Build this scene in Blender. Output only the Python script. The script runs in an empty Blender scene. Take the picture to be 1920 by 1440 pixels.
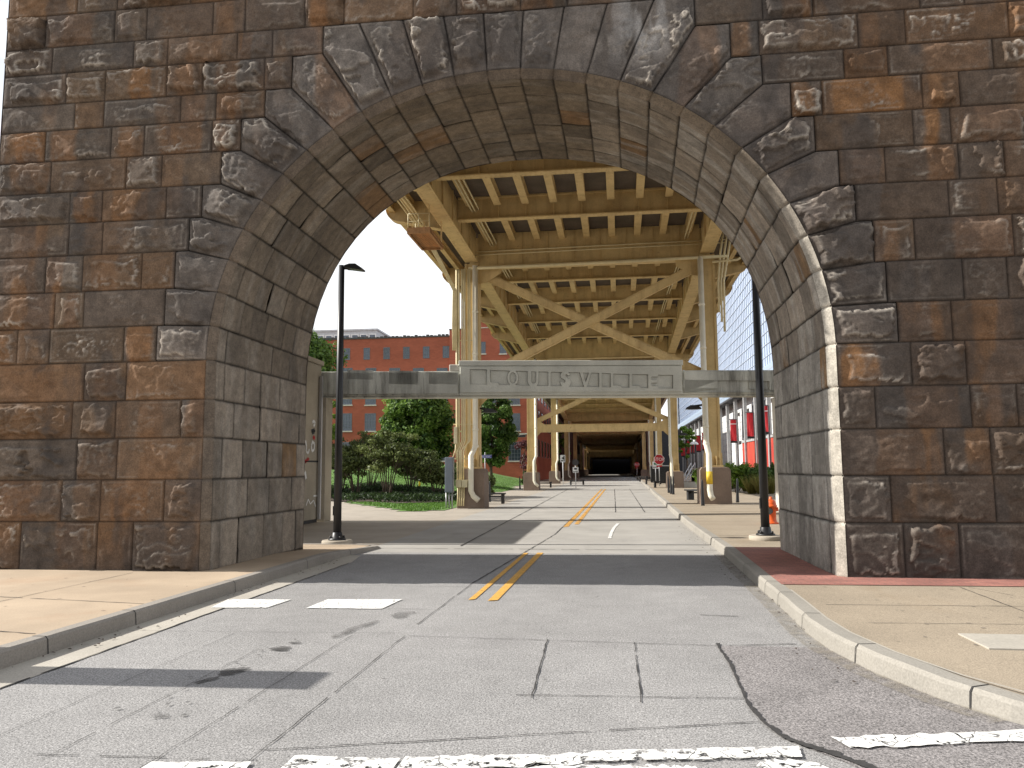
import bpy, math, random
import numpy as np
from mathutils import Vector, Matrix

random.seed(7)
rng = np.random.default_rng(7)
S = bpy.context.scene
COL = S.collection
PI = math.pi

# ------------------------------------------------------------------ camera
F, IW, IH, EYE = 1478.0, 1920.0, 1440.0, 1.6
ROLL = math.radians(0.4)


def unroll(x, y):
    dx, dy = x - IW / 2, y - IH / 2
    c, s = math.cos(ROLL), math.sin(ROLL)
    return c * dx - s * dy, s * dx + c * dy


_ux, _uy = unroll(1150, 878)                      # where the street vanishes
PITCH = math.atan(_uy / F)
YAW = math.atan(_ux / F * math.cos(PITCH))
FW = Vector((-math.sin(YAW) * math.cos(PITCH), math.cos(YAW) * math.cos(PITCH), math.sin(PITCH)))
RT = Vector((math.cos(YAW), math.sin(YAW), 0))
UP = RT.cross(FW)
EYEP = Vector((0, 0, EYE))


def ray(x, y):
    a, b = unroll(x, y)
    return FW + RT * (a / F) - UP * (b / F)


def onz(x, y, z=0.0):
    d = ray(x, y)
    return EYEP + d * ((z - EYE) / d.z)


def ony(x, y, Y):
    d = ray(x, y)
    return EYEP + d * (Y / d.y)


def onx(x, y, X):
    d = ray(x, y)
    return EYEP + d * (X / d.x)


cam = bpy.data.cameras.new('camera')
cam.sensor_width = 36
cam.lens = F / IW * 36
cam.clip_start = 0.05
cam.clip_end = 3000
camo = bpy.data.objects.new('camera', cam)
COL.objects.link(camo)
cc, ss = math.cos(ROLL), math.sin(ROLL)
cx_, cy_ = RT * cc - UP * ss, RT * ss + UP * cc
m = Matrix((cx_, cy_, -FW)).transposed().to_4x4()
m.translation = EYEP
camo.matrix_world = m
S.camera = camo

# ------------------------------------------------------------------ light
EL, AZ = math.radians(36), math.radians(1.8)      # the sun stands to the left, almost in the plane of the arch wall
SUNV = Vector((-math.cos(EL) * math.cos(AZ), -math.cos(EL) * math.sin(AZ), math.sin(EL)))
sl = bpy.data.lights.new('sun', 'SUN')
sl.energy = 5.0
sl.angle = math.radians(0.5)
sl.color = (1.0, 0.96, 0.89)
so = bpy.data.objects.new('sun', sl)
COL.objects.link(so)
so.rotation_euler = (-SUNV).to_track_quat('-Z', 'Y').to_euler()

W = bpy.data.worlds.new("World")
S.world = W
W.use_nodes = True
nt = W.node_tree
nt.nodes.clear()
N = nt.nodes.new
out = N('ShaderNodeOutputWorld')
bg = N('ShaderNodeBackground')
sky = N('ShaderNodeTexSky')
sky.sky_type = 'NISHITA'
sky.sun_disc = False
sky.sun_elevation = EL
sky.sun_rotation = math.radians(-91.7)
sky.air_density = 1.2
sky.dust_density = 2.0
tc = N('ShaderNodeTexCoord')
mp = N('ShaderNodeMapping')
mp.inputs['Scale'].default_value = (1.0, 1.0, 2.4)
nz = N('ShaderNodeTexNoise')
nz.inputs['Scale'].default_value = 1.9
nz.inputs['Detail'].default_value = 7
nz.inputs['Roughness'].default_value = 0.55
mr = N('ShaderNodeMapRange')
mr.inputs['From Min'].default_value = 0.36
mr.inputs['From Max'].default_value = 0.58
sep = N('ShaderNodeSeparateXYZ')
lo = N('ShaderNodeMapRange')                       # cloud thickens toward the horizon
lo.inputs['From Min'].default_value = 0.62
lo.inputs['From Max'].default_value = 0.30
mx = N('ShaderNodeMath'); mx.operation = 'MAXIMUM'
mix = N('ShaderNodeMix'); mix.data_type = 'RGBA'
mix.inputs['B'].default_value = (10.2, 10.4, 10.7, 1)
L = nt.links.new
L(tc.outputs['Generated'], mp.inputs['Vector'])
L(mp.outputs['Vector'], nz.inputs['Vector'])
L(nz.outputs['Fac'], mr.inputs['Value'])
L(tc.outputs['Generated'], sep.inputs['Vector'])
L(sep.outputs['Z'], lo.inputs['Value'])
L(mr.outputs['Result'], mx.inputs[0])
L(lo.outputs['Result'], mx.inputs[1])
L(mx.outputs[0], mix.inputs['Factor'])
L(sky.outputs['Color'], mix.inputs['A'])
L(mix.outputs['Result'], bg.inputs['Color'])
bg.inputs['Strength'].default_value = 0.08
L(bg.outputs['Background'], out.inputs['Surface'])

vs = S.view_settings
vs.view_transform = 'Standard'
vs.look = 'None'
vs.exposure = 0.58
vs.gamma = 1
S.cycles.use_denoising = True
S.cycles.denoising_prefilter = 'ACCURATE'
S.cycles.denoising_input_passes = 'RGB_ALBEDO_NORMAL'
S.cycles.use_adaptive_sampling = False
S.cycles.max_bounces = 6
S.cycles.transparent_max_bounces = 12


# ------------------------------------------------------------------ materials
class NB:
    def __init__(self, name):
        self.m = bpy.data.materials.new(name)
        self.m.use_nodes = True
        self.t = self.m.node_tree
        self.t.nodes.clear()
        self.o = self.n('ShaderNodeOutputMaterial')
        self.b = self.n('ShaderNodeBsdfPrincipled')
        self.l(self.b.outputs[0], self.o.inputs[0])
        self.g = self.n('ShaderNodeNewGeometry')

    def n(self, k):
        return self.t.nodes.new(k)

    def l(self, a, b):
        self.t.links.new(a, b)

    def noise(self, scale, detail=4, rough=.55, stretch=None, dist=0.0):
        x = self.n('ShaderNodeTexNoise')
        x.inputs['Scale'].default_value = scale
        x.inputs['Detail'].default_value = detail
        x.inputs['Roughness'].default_value = rough
        x.inputs['Distortion'].default_value = dist
        src = self.g.outputs['Position']
        if stretch:
            mp = self.n('ShaderNodeMapping')
            mp.inputs['Scale'].default_value = stretch
            self.l(src, mp.inputs['Vector'])
            src = mp.outputs['Vector']
        self.l(src, x.inputs['Vector'])
        return x.outputs['Fac']

    def rng(self, v, a, b, c=0.0, d=1.0):
        x = self.n('ShaderNodeMapRange')
        for k, q in zip(('From Min', 'From Max', 'To Min', 'To Max'), (a, b, c, d)):
            x.inputs[k].default_value = q
        self.l(v, x.inputs['Value'])
        return x.outputs['Result']

    def mul(self, a, b):
        x = self.n('ShaderNodeMath')
        x.operation = 'MULTIPLY'
        for i, q in enumerate((a, b)):
            if isinstance(q, (int, float)):
                x.inputs[i].default_value = q
            else:
                self.l(q, x.inputs[i])
        return x.outputs[0]

    def mixc(self, f, a, b, blend='MIX'):
        x = self.n('ShaderNodeMix')
        x.data_type = 'RGBA'
        x.blend_type = blend
        for k, q in (('Factor', f), ('A', a), ('B', b)):
            if isinstance(q, (int, float)):
                x.inputs[k].default_value = q
            elif isinstance(q, (tuple, list)):
                x.inputs[k].default_value = (*q[:3], 1)
            else:
                self.l(q, x.inputs[k] if k == 'Factor' else x.inputs[k])
        return x.outputs['Result']

    def scalec(self, c, f):
        """colour times a scalar socket"""
        x = self.n('ShaderNodeVectorMath')
        x.operation = 'SCALE'
        if isinstance(c, (tuple, list)):
            x.inputs[0].default_value = c[:3]
        else:
            self.l(c, x.inputs[0])
        self.l(f, x.inputs['Scale'])
        return x.outputs[0]

    def bump(self, h, strength=.3, dist=.02, prev=None):
        x = self.n('ShaderNodeBump')
        x.inputs['Strength'].default_value = strength
        x.inputs['Distance'].default_value = dist
        self.l(h, x.inputs['Height'])
        if prev is not None:
            self.l(prev, x.inputs['Normal'])
        self.l(x.outputs[0], self.b.inputs['Normal'])
        return x.outputs[0]

    def set(self, **k):
        for q, v in k.items():
            self.b.inputs[q.replace('_', ' ')].default_value = v

    def col(self, c):
        if isinstance(c, (tuple, list)):
            self.b.inputs['Base Color'].default_value = (*c[:3], 1)
        else:
            self.l(c, self.b.inputs['Base Color'])


def basic(name, col, rough=.7, metal=0.0, var=.15, vs=2.0, fine=0.0, fs=40, streak=0.0, scol=(.03, .027, .024), bump=0.0, bs=60, spec=.5):
    b = NB(name)
    f = b.rng(b.noise(vs, 6), .3, .7, 1 - var, 1 + var)
    if fine:
        f = b.mul(f, b.rng(b.noise(fs, 3), .3, .7, 1 - fine, 1 + fine))
    c = b.scalec(col, f)
    if streak:
        k = b.rng(b.noise(2.6, 5, .6, (1.6, 1.6, .12)), .47, .72, 0, streak)
        c = b.mixc(k, c, scol)
    b.col(c)
    b.set(Roughness=rough, Metallic=metal)
    b.b.inputs['Specular IOR Level'].default_value = spec
    if bump:
        b.bump(b.noise(bs, 4), bump, .01)
    return b.m


M = {}


def stone_mat():
    b = NB('stone')
    a = b.n('ShaderNodeVertexColor')
    a.layer_name = 'Col'
    f = b.mul(b.rng(b.noise(7, 6, .65), .3, .7, .72, 1.28), b.rng(b.noise(48, 4, .6), .3, .7, .74, 1.26))
    c = b.scalec(a.outputs['Color'], f)
    sm = b.rng(b.noise(1.3, 5, .6, (1.5, 1.5, .35)), .5, .72, 0, .38)          # soot
    c = b.mixc(sm, c, (.050, .044, .040))
    sp = b.rng(b.noise(120, 2), .66, .74, 0, .35)                              # pale grains
    c = b.mixc(sp, c, (.30, .27, .23))
    b.col(c)
    b.set(Roughness=.92)
    b.b.inputs['Specular IOR Level'].default_value = .25
    n = b.bump(b.noise(16, 6, .6), .28, .02)
    b.bump(b.noise(85, 4, .7), .35, .006, n)
    return b.m


M['stone'] = stone_mat()


def near_road():
    b = NB('road_surface')
    sp = b.mul(b.rng(b.noise(75, 2, .7), .32, .68, .40, 1.6), b.rng(b.noise(26, 3, .6), .3, .7, .84, 1.16))
    big = b.rng(b.noise(.55, 6, .6, (1, .5, 1)), .3, .7, .86, 1.12)
    mid = b.rng(b.noise(3.2, 5, .6), .3, .7, .92, 1.08)
    c = b.scalec((.268, .260, .254), b.mul(b.mul(sp, big), mid))
    st = b.rng(b.noise(1.7, 5, .6, (1, .35, 1)), .62, .75, 0, .30)
    c = b.mixc(st, c, (.11, .105, .10))
    b.col(c)
    b.set(Roughness=.88)
    b.b.inputs['Specular IOR Level'].default_value = .3
    b.bump(b.noise(95, 3), .55, .012)
    return b.m


M['near_road'] = near_road()
M['patch_road'] = None


def patch_road():
    b = NB('patch_surface')
    sp = b.mul(b.rng(b.noise(62, 2, .7), .32, .68, .35, 1.65), b.rng(b.noise(2.2, 5), .3, .7, .86, 1.14))
    c = b.scalec((.205, .190, .186), sp)
    b.col(c)
    b.set(Roughness=.9)
    b.bump(b.noise(80, 3), .7, .014)
    return b.m


M['patch_road'] = patch_road()


def concrete(name, col, var=.12, fine=.1, fs=60, stain=.25, scol=(.12, .105, .09), stretch=(1, .4, 1), bump=.12):
    b = NB(name)
    f = b.mul(b.rng(b.noise(.8, 6, .6), .3, .7, 1 - var, 1 + var), b.rng(b.noise(fs, 3), .3, .7, 1 - fine, 1 + fine))
    c = b.scalec(col, f)
    c = b.mixc(b.rng(b.noise(1.1, 6, .65, stretch), .55, .78, 0, stain), c, scol)
    b.col(c)
    b.set(Roughness=.88)
    b.b.inputs['Specular IOR Level'].default_value = .3
    b.bump(b.noise(fs, 4), bump, .008)
    return b.m


M['far_road'] = concrete('pale_concrete_road', (.335, .318, .292), stain=.4, scol=(.17, .16, .145))
M['sidewalk_left'] = concrete('warm_sidewalk', (.385, .30, .215), var=.16, stain=.6, scol=(.33, .20, .12), stretch=(.6, .6, 1))
M['sidewalk'] = concrete('tan_aggregate_sidewalk', (.30, .248, .185), fine=.35, fs=90, stain=.45, scol=(.25, .18, .11), bump=.3)
M['apron'] = concrete('plaza_concrete', (.34, .30, .25), stain=.4, scol=(.16, .14, .12))
M['kerb'] = concrete('kerb_concrete', (.285, .265, .232), fine=.15, stain=.55, scol=(.17, .155, .14), bump=.25)
M['kerb_old'] = concrete('worn_kerb_concrete', (.27, .245, .215), fine=.15, stain=.55, scol=(.10, .09, .085), bump=.3)
M['gutter'] = concrete('gutter_concrete', (.40, .37, .32), fine=.16, fs=80, stain=.3, scol=(.2, .18, .16))
M['ground'] = concrete('ground_earth', (.20, .19, .165), stain=.3)
M['seam'] = basic('joint_sealant', (.035, .033, .032), .9, var=.3, vs=20)

M['cover'] = basic('utility_cover', (.37, .34, .29), .85, var=.08, fine=.1)


def paver():
    b = NB('red_brick_pavers')
    t = b.n('ShaderNodeTexBrick')
    t.inputs['Color1'].default_value = (.32, .135, .105, 1)
    t.inputs['Color2'].default_value = (.25, .105, .085, 1)
    t.inputs['Mortar'].default_value = (.17, .10, .08, 1)
    t.inputs['Scale'].default_value = 1
    t.inputs['Brick Width'].default_value = .2
    t.inputs['Row Height'].default_value = .1
    t.inputs['Mortar Size'].default_value = .006
    b.l(b.g.outputs['Position'], t.inputs['Vector'])
    c = b.scalec(t.outputs['Color'], b.mul(b.rng(b.noise(1.6, 5), .3, .7, .75, 1.3), b.rng(b.noise(50, 3), .3, .7, .8, 1.2)))
    b.col(c)
    b.set(Roughness=.85)
    b.bump(b.noise(60, 3), .2, .01)
    return b.m


M['paver'] = paver()


def paint(name, col, wear=.5, scale=14, crack=True):
    """thick road paint, flaking: bare patches show the road below"""
    b = NB(name)
    b.col(b.scalec(col, b.rng(b.noise(9, 5), .3, .7, .82, 1.08)))
    b.set(Roughness=.7)
    f = b.rng(b.noise(scale, 7, .7), wear - .02, wear + .03, 1, 0)
    if crack:
        v = b.n('ShaderNodeTexVoronoi')
        v.feature = 'DISTANCE_TO_EDGE'
        v.inputs['Scale'].default_value = 5.5
        d = b.n('ShaderNodeVectorMath')
        d.operation = 'ADD'
        nn = b.n('ShaderNodeTexNoise')
        nn.inputs['Scale'].default_value = 6
        b.l(b.g.outputs['Position'], nn.inputs['Vector'])
        sc = b.n('ShaderNodeVectorMath')
        sc.operation = 'SCALE'
        sc.inputs['Scale'].default_value = .12
        b.l(nn.outputs['Color'], sc.inputs[0])
        b.l(b.g.outputs['Position'], d.inputs[0])
        b.l(sc.outputs[0], d.inputs[1])
        b.l(d.outputs[0], v.inputs['Vector'])
        ck_ = b.n('ShaderNodeMath')
        ck_.operation = 'MAXIMUM'
        b.l(b.rng(v.outputs['Distance'], .010, .022, 0, 1), ck_.inputs[0])
        b.l(b.rng(b.noise(2.3, 3), .46, .56, 0, 1), ck_.inputs[1])
        f = b.mul(f, ck_.outputs[0])
    tr = b.n('ShaderNodeBsdfTransparent')
    ms = b.n('ShaderNodeMixShader')
    b.l(f, ms.inputs[0])
    b.l(tr.outputs[0], ms.inputs[1])
    b.l(b.b.outputs[0], ms.inputs[2])
    b.l(ms.outputs[0], b.o.inputs[0])
    return b.m


def soak(name, col, lo, hi):
    """oil soaked into the surface: strongest in the middle of the noise, thinning out to nothing"""
    b = NB(name)
    b.col(col)
    b.set(Roughness=.7)
    tr = b.n('ShaderNodeBsdfTransparent')
    ms = b.n('ShaderNodeMixShader')
    b.l(b.mul(b.rng(b.noise(9, 5, .6), .3, .62, lo, hi), b.rng(b.noise(75, 2), .3, .6, .7, 1)), ms.inputs[0])
    b.l(tr.outputs[0], ms.inputs[1])
    b.l(b.b.outputs[0], ms.inputs[2])
    b.l(ms.outputs[0], b.o.inputs[0])
    return b.m


M['stain'] = soak('oil_stain', (.055, .052, .05), .45, .95)
M['faint_stain'] = soak('faint_oil_stain', (.09, .086, .083), .05, .6)
M['grit'] = soak('gutter_grit', (.27, .235, .18), .0, .45)
M['white_worn'] = paint('worn_white_paint', (.74, .73, .70), .555)
M['white'] = paint('white_paint', (.76, .75, .72), .60, 20)
M['yellow'] = paint('yellow_paint', (.62, .34, .07), .60, 26, crack=False)
M['yellow_worn'] = paint('worn_yellow_paint', (.66, .34, .06), .53, 18, crack=False)


def steel():
    b = NB('cream_steel_paint')
    f = b.mul(b.rng(b.noise(1.1, 6), .3, .7, .88, 1.1), b.rng(b.noise(26, 4), .3, .7, .94, 1.06))
    c = b.scalec((.61, .45, .215), f)
    c = b.mixc(b.rng(b.noise(2.2, 6, .65, (1.5, 1.5, .22)), .50, .78, 0, .55), c, (.28, .165, .065))
    c = b.mixc(b.rng(b.noise(7, 6, .7), .62, .72, 0, .85), c, (.20, .085, .03))
    c = b.mixc(b.rng(b.noise(.9, 6, .7), .52, .75, 0, .45), c, (.25, .155, .07))
    b.col(c)
    b.set(Roughness=.62)
    b.b.inputs['Specular IOR Level'].default_value = .35
    return b.m


M['steel'] = steel()
M['rust_steel'] = basic('rusty_steel_paint', (.36, .185, .075), .75, var=.3, vs=6, fine=.2)
M['pipe'] = basic('cream_pipe_paint', (.66, .56, .33), .5, var=.1, vs=3, streak=.2, scol=(.4, .3, .14))
M['pipe_pale'] = basic('pale_downspout_paint', (.74, .70, .58), .5, var=.08, vs=3, streak=.25, scol=(.5, .42, .26))
M['yellow_band'] = basic('yellow_band_paint', (.75, .50, .03), .55)
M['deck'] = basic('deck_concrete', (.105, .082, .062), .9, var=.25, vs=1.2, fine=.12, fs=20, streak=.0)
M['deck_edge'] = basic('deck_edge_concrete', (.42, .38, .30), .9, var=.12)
M['pedestal'] = concrete('pedestal_stone', (.22, .165, .13), var=.2, fine=.12, fs=30, stain=.35, scol=(.1, .08, .07), stretch=(1, 1, .3))
M['gate'] = None


def gate_mat():
    b = NB('gateway_concrete')
    f = b.mul(b.rng(b.noise(1.2, 6), .3, .7, .84, 1.12), b.rng(b.noise(45, 4), .3, .7, .9, 1.1))
    c = b.scalec((.60, .60, .535), f)
    # black weathering on the two ends and at the top edges (it has its own outline)
    sx = b.n('ShaderNodeSeparateXYZ')
    b.l(b.g.outputs['Position'], sx.inputs[0])
    e1 = b.rng(sx.outputs[0], -4.7, -6.2, 0, 1)
    e2 = b.rng(sx.outputs[0], 2.6, 3.6, 0, 1)
    ad = b.n('ShaderNodeMath')
    ad.operation = 'ADD'
    ad.use_clamp = True
    b.l(e1, ad.inputs[0])
    b.l(e2, ad.inputs[1])
    w = b.mul(b.rng(b.noise(1.7, 6, .65, (1.6, 1.6, .22)), .36, .66, .15, .80), ad.outputs[0])
    c = b.mixc(w, c, (.075, .068, .058))
    w2 = b.mul(b.rng(b.noise(6, 5, .7, (1.5, 1.5, .12)), .56, .66, 0, .5), ad.outputs[0])
    c = b.mixc(w2, c, (.05, .046, .04))
    b.col(c)
    b.set(Roughness=.9)
    b.bump(b.noise(40, 5), .25, .012)
    return b.m


M['gate'] = gate_mat()
M['pier'] = concrete('pier_concrete', (.33, .29, .225), var=.2, fine=.15, fs=35, stain=.45, scol=(.13, .11, .085), stretch=(1, 1, .3), bump=.4)
M['pier_pale'] = concrete('pale_pier_concrete', (.56, .53, .47), var=.12, stain=.3, scol=(.3, .28, .24), stretch=(1, 1, .3))


def brickwall(name, c1, c2, mort):
    b = NB(name)
    t = b.n('ShaderNodeTexBrick')
    t.inputs['Color1'].default_value = (*c1, 1)
    t.inputs['Color2'].default_value = (*c2, 1)
    t.inputs['Mortar'].default_value = (*mort, 1)
    t.inputs['Scale'].default_value = 1
    t.inputs['Brick Width'].default_value = .4
    t.inputs['Row Height'].default_value = .13
    t.inputs['Mortar Size'].default_value = .012
    sx = b.n('ShaderNodeSeparateXYZ')
    b.l(b.g.outputs['Position'], sx.inputs[0])
    ad = b.n('ShaderNodeMath')
    ad.operation = 'ADD'
    b.l(sx.outputs[0], ad.inputs[0])
    b.l(sx.outputs[1], ad.inputs[1])
    cb = b.n('ShaderNodeCombineXYZ')
    b.l(ad.outputs[0], cb.inputs[0])
    b.l(sx.outputs[2], cb.inputs[1])
    b.l(cb.outputs[0], t.inputs['Vector'])
    c = b.scalec(t.outputs['Color'], b.rng(b.noise(.35, 6, .6, (.5, .5, 1.6)), .3, .7, .82, 1.15))
    k = b.rng(b.noise(.5, 6, .7, (1, 1, .5)), .58, .72, 0, .4)
    c = b.mixc(k, c, (.13, .06, .045))
    b.col(c)
    b.set(Roughness=.9)
    b.b.inputs['Specular IOR Level'].default_value = .2
    return b.m


M['brick'] = brickwall('red_painted_brick', (.37, .105, .062), (.31, .088, .053), (.30, .10, .068))
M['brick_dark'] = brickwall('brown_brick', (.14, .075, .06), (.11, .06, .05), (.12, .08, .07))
M['limestone'] = basic('limestone_trim', (.50, .46, .40), .85, var=.1)
M['glass_dark'] = basic('dark_window_glass', (.03, .04, .055), .12, var=.3, vs=.6, spec=.8)
M['glass_blue'] = basic('blue_window_glass', (.05, .066, .095), .2, var=.3, vs=.5, spec=.8)
M['frame_grey'] = basic('grey_window_frame', (.115, .13, .15), .6)
M['frame_white'] = basic('white_window_frame', (.72, .72, .70), .6)
M['coping'] = basic('dark_roof_coping', (.075, .07, .07), .8)
M['panel_grey'] = basic('pale_grey_cladding', (.48, .49, .50), .7)
M['arena_glass'] = basic('pale_reflective_glass', (.47, .57, .75), .10, metal=.7, var=.10, vs=.12, spec=.8)
M['mullion'] = basic('grey_mullion', (.40, .44, .50), .5, metal=.3)
M['fascia'] = basic('blue_grey_fascia', (.34, .43, .54), .45, metal=.2, var=.06)
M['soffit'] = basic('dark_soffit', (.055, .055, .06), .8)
M['arena_white'] = basic('white_metal_panels', (.78, .78, .77), .5, var=.05)
M['arena_col'] = basic('grey_arena_column', (.36, .36, .36), .7, var=.12)
M['arena_dark'] = basic('charcoal_frame', (.085, .085, .095), .6)
M['roof_dark'] = basic('charcoal_roof_edge', (.05, .052, .06), .6)
M['navy'] = basic('navy_tower_cladding', (.03, .04, .065), .35, var=.2, spec=.7)
M['banner'] = basic('red_banner_cloth', (.50, .022, .030), .8, var=.1, vs=2)
M['banner_black'] = basic('black_banner_hem', (.02, .02, .022), .8)
M['banner_white'] = basic('white_banner_print', (.75, .74, .73), .8)


def red_wall_mat():
    b = NB('red_printed_wall')
    k = b.rng(b.noise(2.4, 4, .6, (1, 1.6, .12), .6), .50, .60, 0, .75)
    b.col(b.mixc(k, (.40, .03, .022), (.62, .13, .06)))
    b.set(Roughness=.7)
    return b.m


M['red_wall'] = red_wall_mat()
M['black'] = basic('black_powder_coat', (.014, .014, .016), .42, var=.2)
M['black_soft'] = basic('dull_black_metal', (.022, .021, .021), .6, var=.2)
M['lens'] = basic('lamp_lens', (.10, .10, .11), .25)
M['base_conc'] = concrete('lamp_base_concrete', (.42, .37, .30), stain=.2)
M['hydrant'] = basic('orange_hydrant_paint', (.72, .11, .018), .42, var=.12, vs=6)
M['cabinet'] = basic('blue_grey_cabinet_paint', (.15, .175, .215), .5, var=.08)
M['galv'] = basic('galvanised_steel', (.40, .40, .41), .45, metal=.5)
M['cream_box'] = basic('cream_box_paint', (.60, .54, .36), .6)
M['sign_blue'] = basic('blue_sign_face', (.07, .09, .36), .5)
M['sign_white'] = basic('white_sign_face', (.72, .72, .72), .5)
M['sign_black'] = basic('black_sign_print', (.02, .02, .022), .6)
M['sign_red'] = basic('red_sign_face', (.42, .012, .02), .5)
M['sign_green'] = basic('green_sign_print', (.07, .20, .14), .6)
M['sign_back'] = basic('dull_sign_back', (.045, .04, .042), .6)
M['yellow_post'] = basic('yellow_marker_paint', (.72, .45, .03), .5)
M['bark'] = basic('bark', (.095, .070, .05), .9, var=.3, vs=8, bump=.4, bs=20)
M['mulch'] = basic('dark_mulch', (.055, .038, .027), .95, var=.4, vs=12)
M['graffiti_white'] = basic('white_spray_paint', (.70, .69, .67), .8)
M['graffiti_black'] = basic('black_spray_paint', (.03, .03, .032), .8)
M['graffiti_red'] = basic('red_spray_paint', (.45, .03, .03), .8)


def foliage(name, dark, light, rough=.55, trans=.35):
    b = NB(name)
    a = b.n('ShaderNodeVertexColor')
    a.layer_name = 'Col'
    sx = b.n('ShaderNodeSeparateColor')
    b.l(a.outputs['Color'], sx.inputs[0])
    c = b.mixc(sx.outputs[0], dark, light)
    b.col(c)
    b.set(Roughness=rough)
    b.b.inputs['Specular IOR Level'].default_value = .3
    tl = b.n('ShaderNodeBsdfTranslucent')
    b.l(c, tl.inputs[0])
    ms = b.n('ShaderNodeMixShader')
    ms.inputs[0].default_value = trans
    b.l(b.b.outputs[0], ms.inputs[1])
    b.l(tl.outputs[0], ms.inputs[2])
    b.l(ms.outputs[0], b.o.inputs[0])
    return b.m


M['leaf_dense'] = foliage('dense_green_leaves', (.03, .07, .02), (.22, .34, .06))
M['leaf_mid'] = foliage('mid_green_leaves', (.036, .080, .020), (.18, .29, .06))
M['leaf_bright'] = foliage('bright_green_leaves', (.07, .14, .02), (.21, .33, .045))
M['leaf_olive'] = foliage('olive_shrub_leaves', (.06, .08, .026), (.185, .225, .07))
M['leaf_purple'] = foliage('purple_tree_leaves', (.07, .022, .03), (.17, .06, .06))
M['leaf_gold'] = foliage('golden_grass_blades', (.14, .11, .03), (.24, .24, .06))
M['leaf_cover'] = foliage('dark_ground_cover_leaves', (.016, .030, .012), (.05, .085, .025))
M['grass'] = foliage('grass_blades', (.05, .12, .02), (.16, .30, .045), trans=.25)
M['lawn'] = basic('lawn_turf', (.085, .17, .028), .95, var=.3, vs=.9, fine=.3, fs=14)


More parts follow.
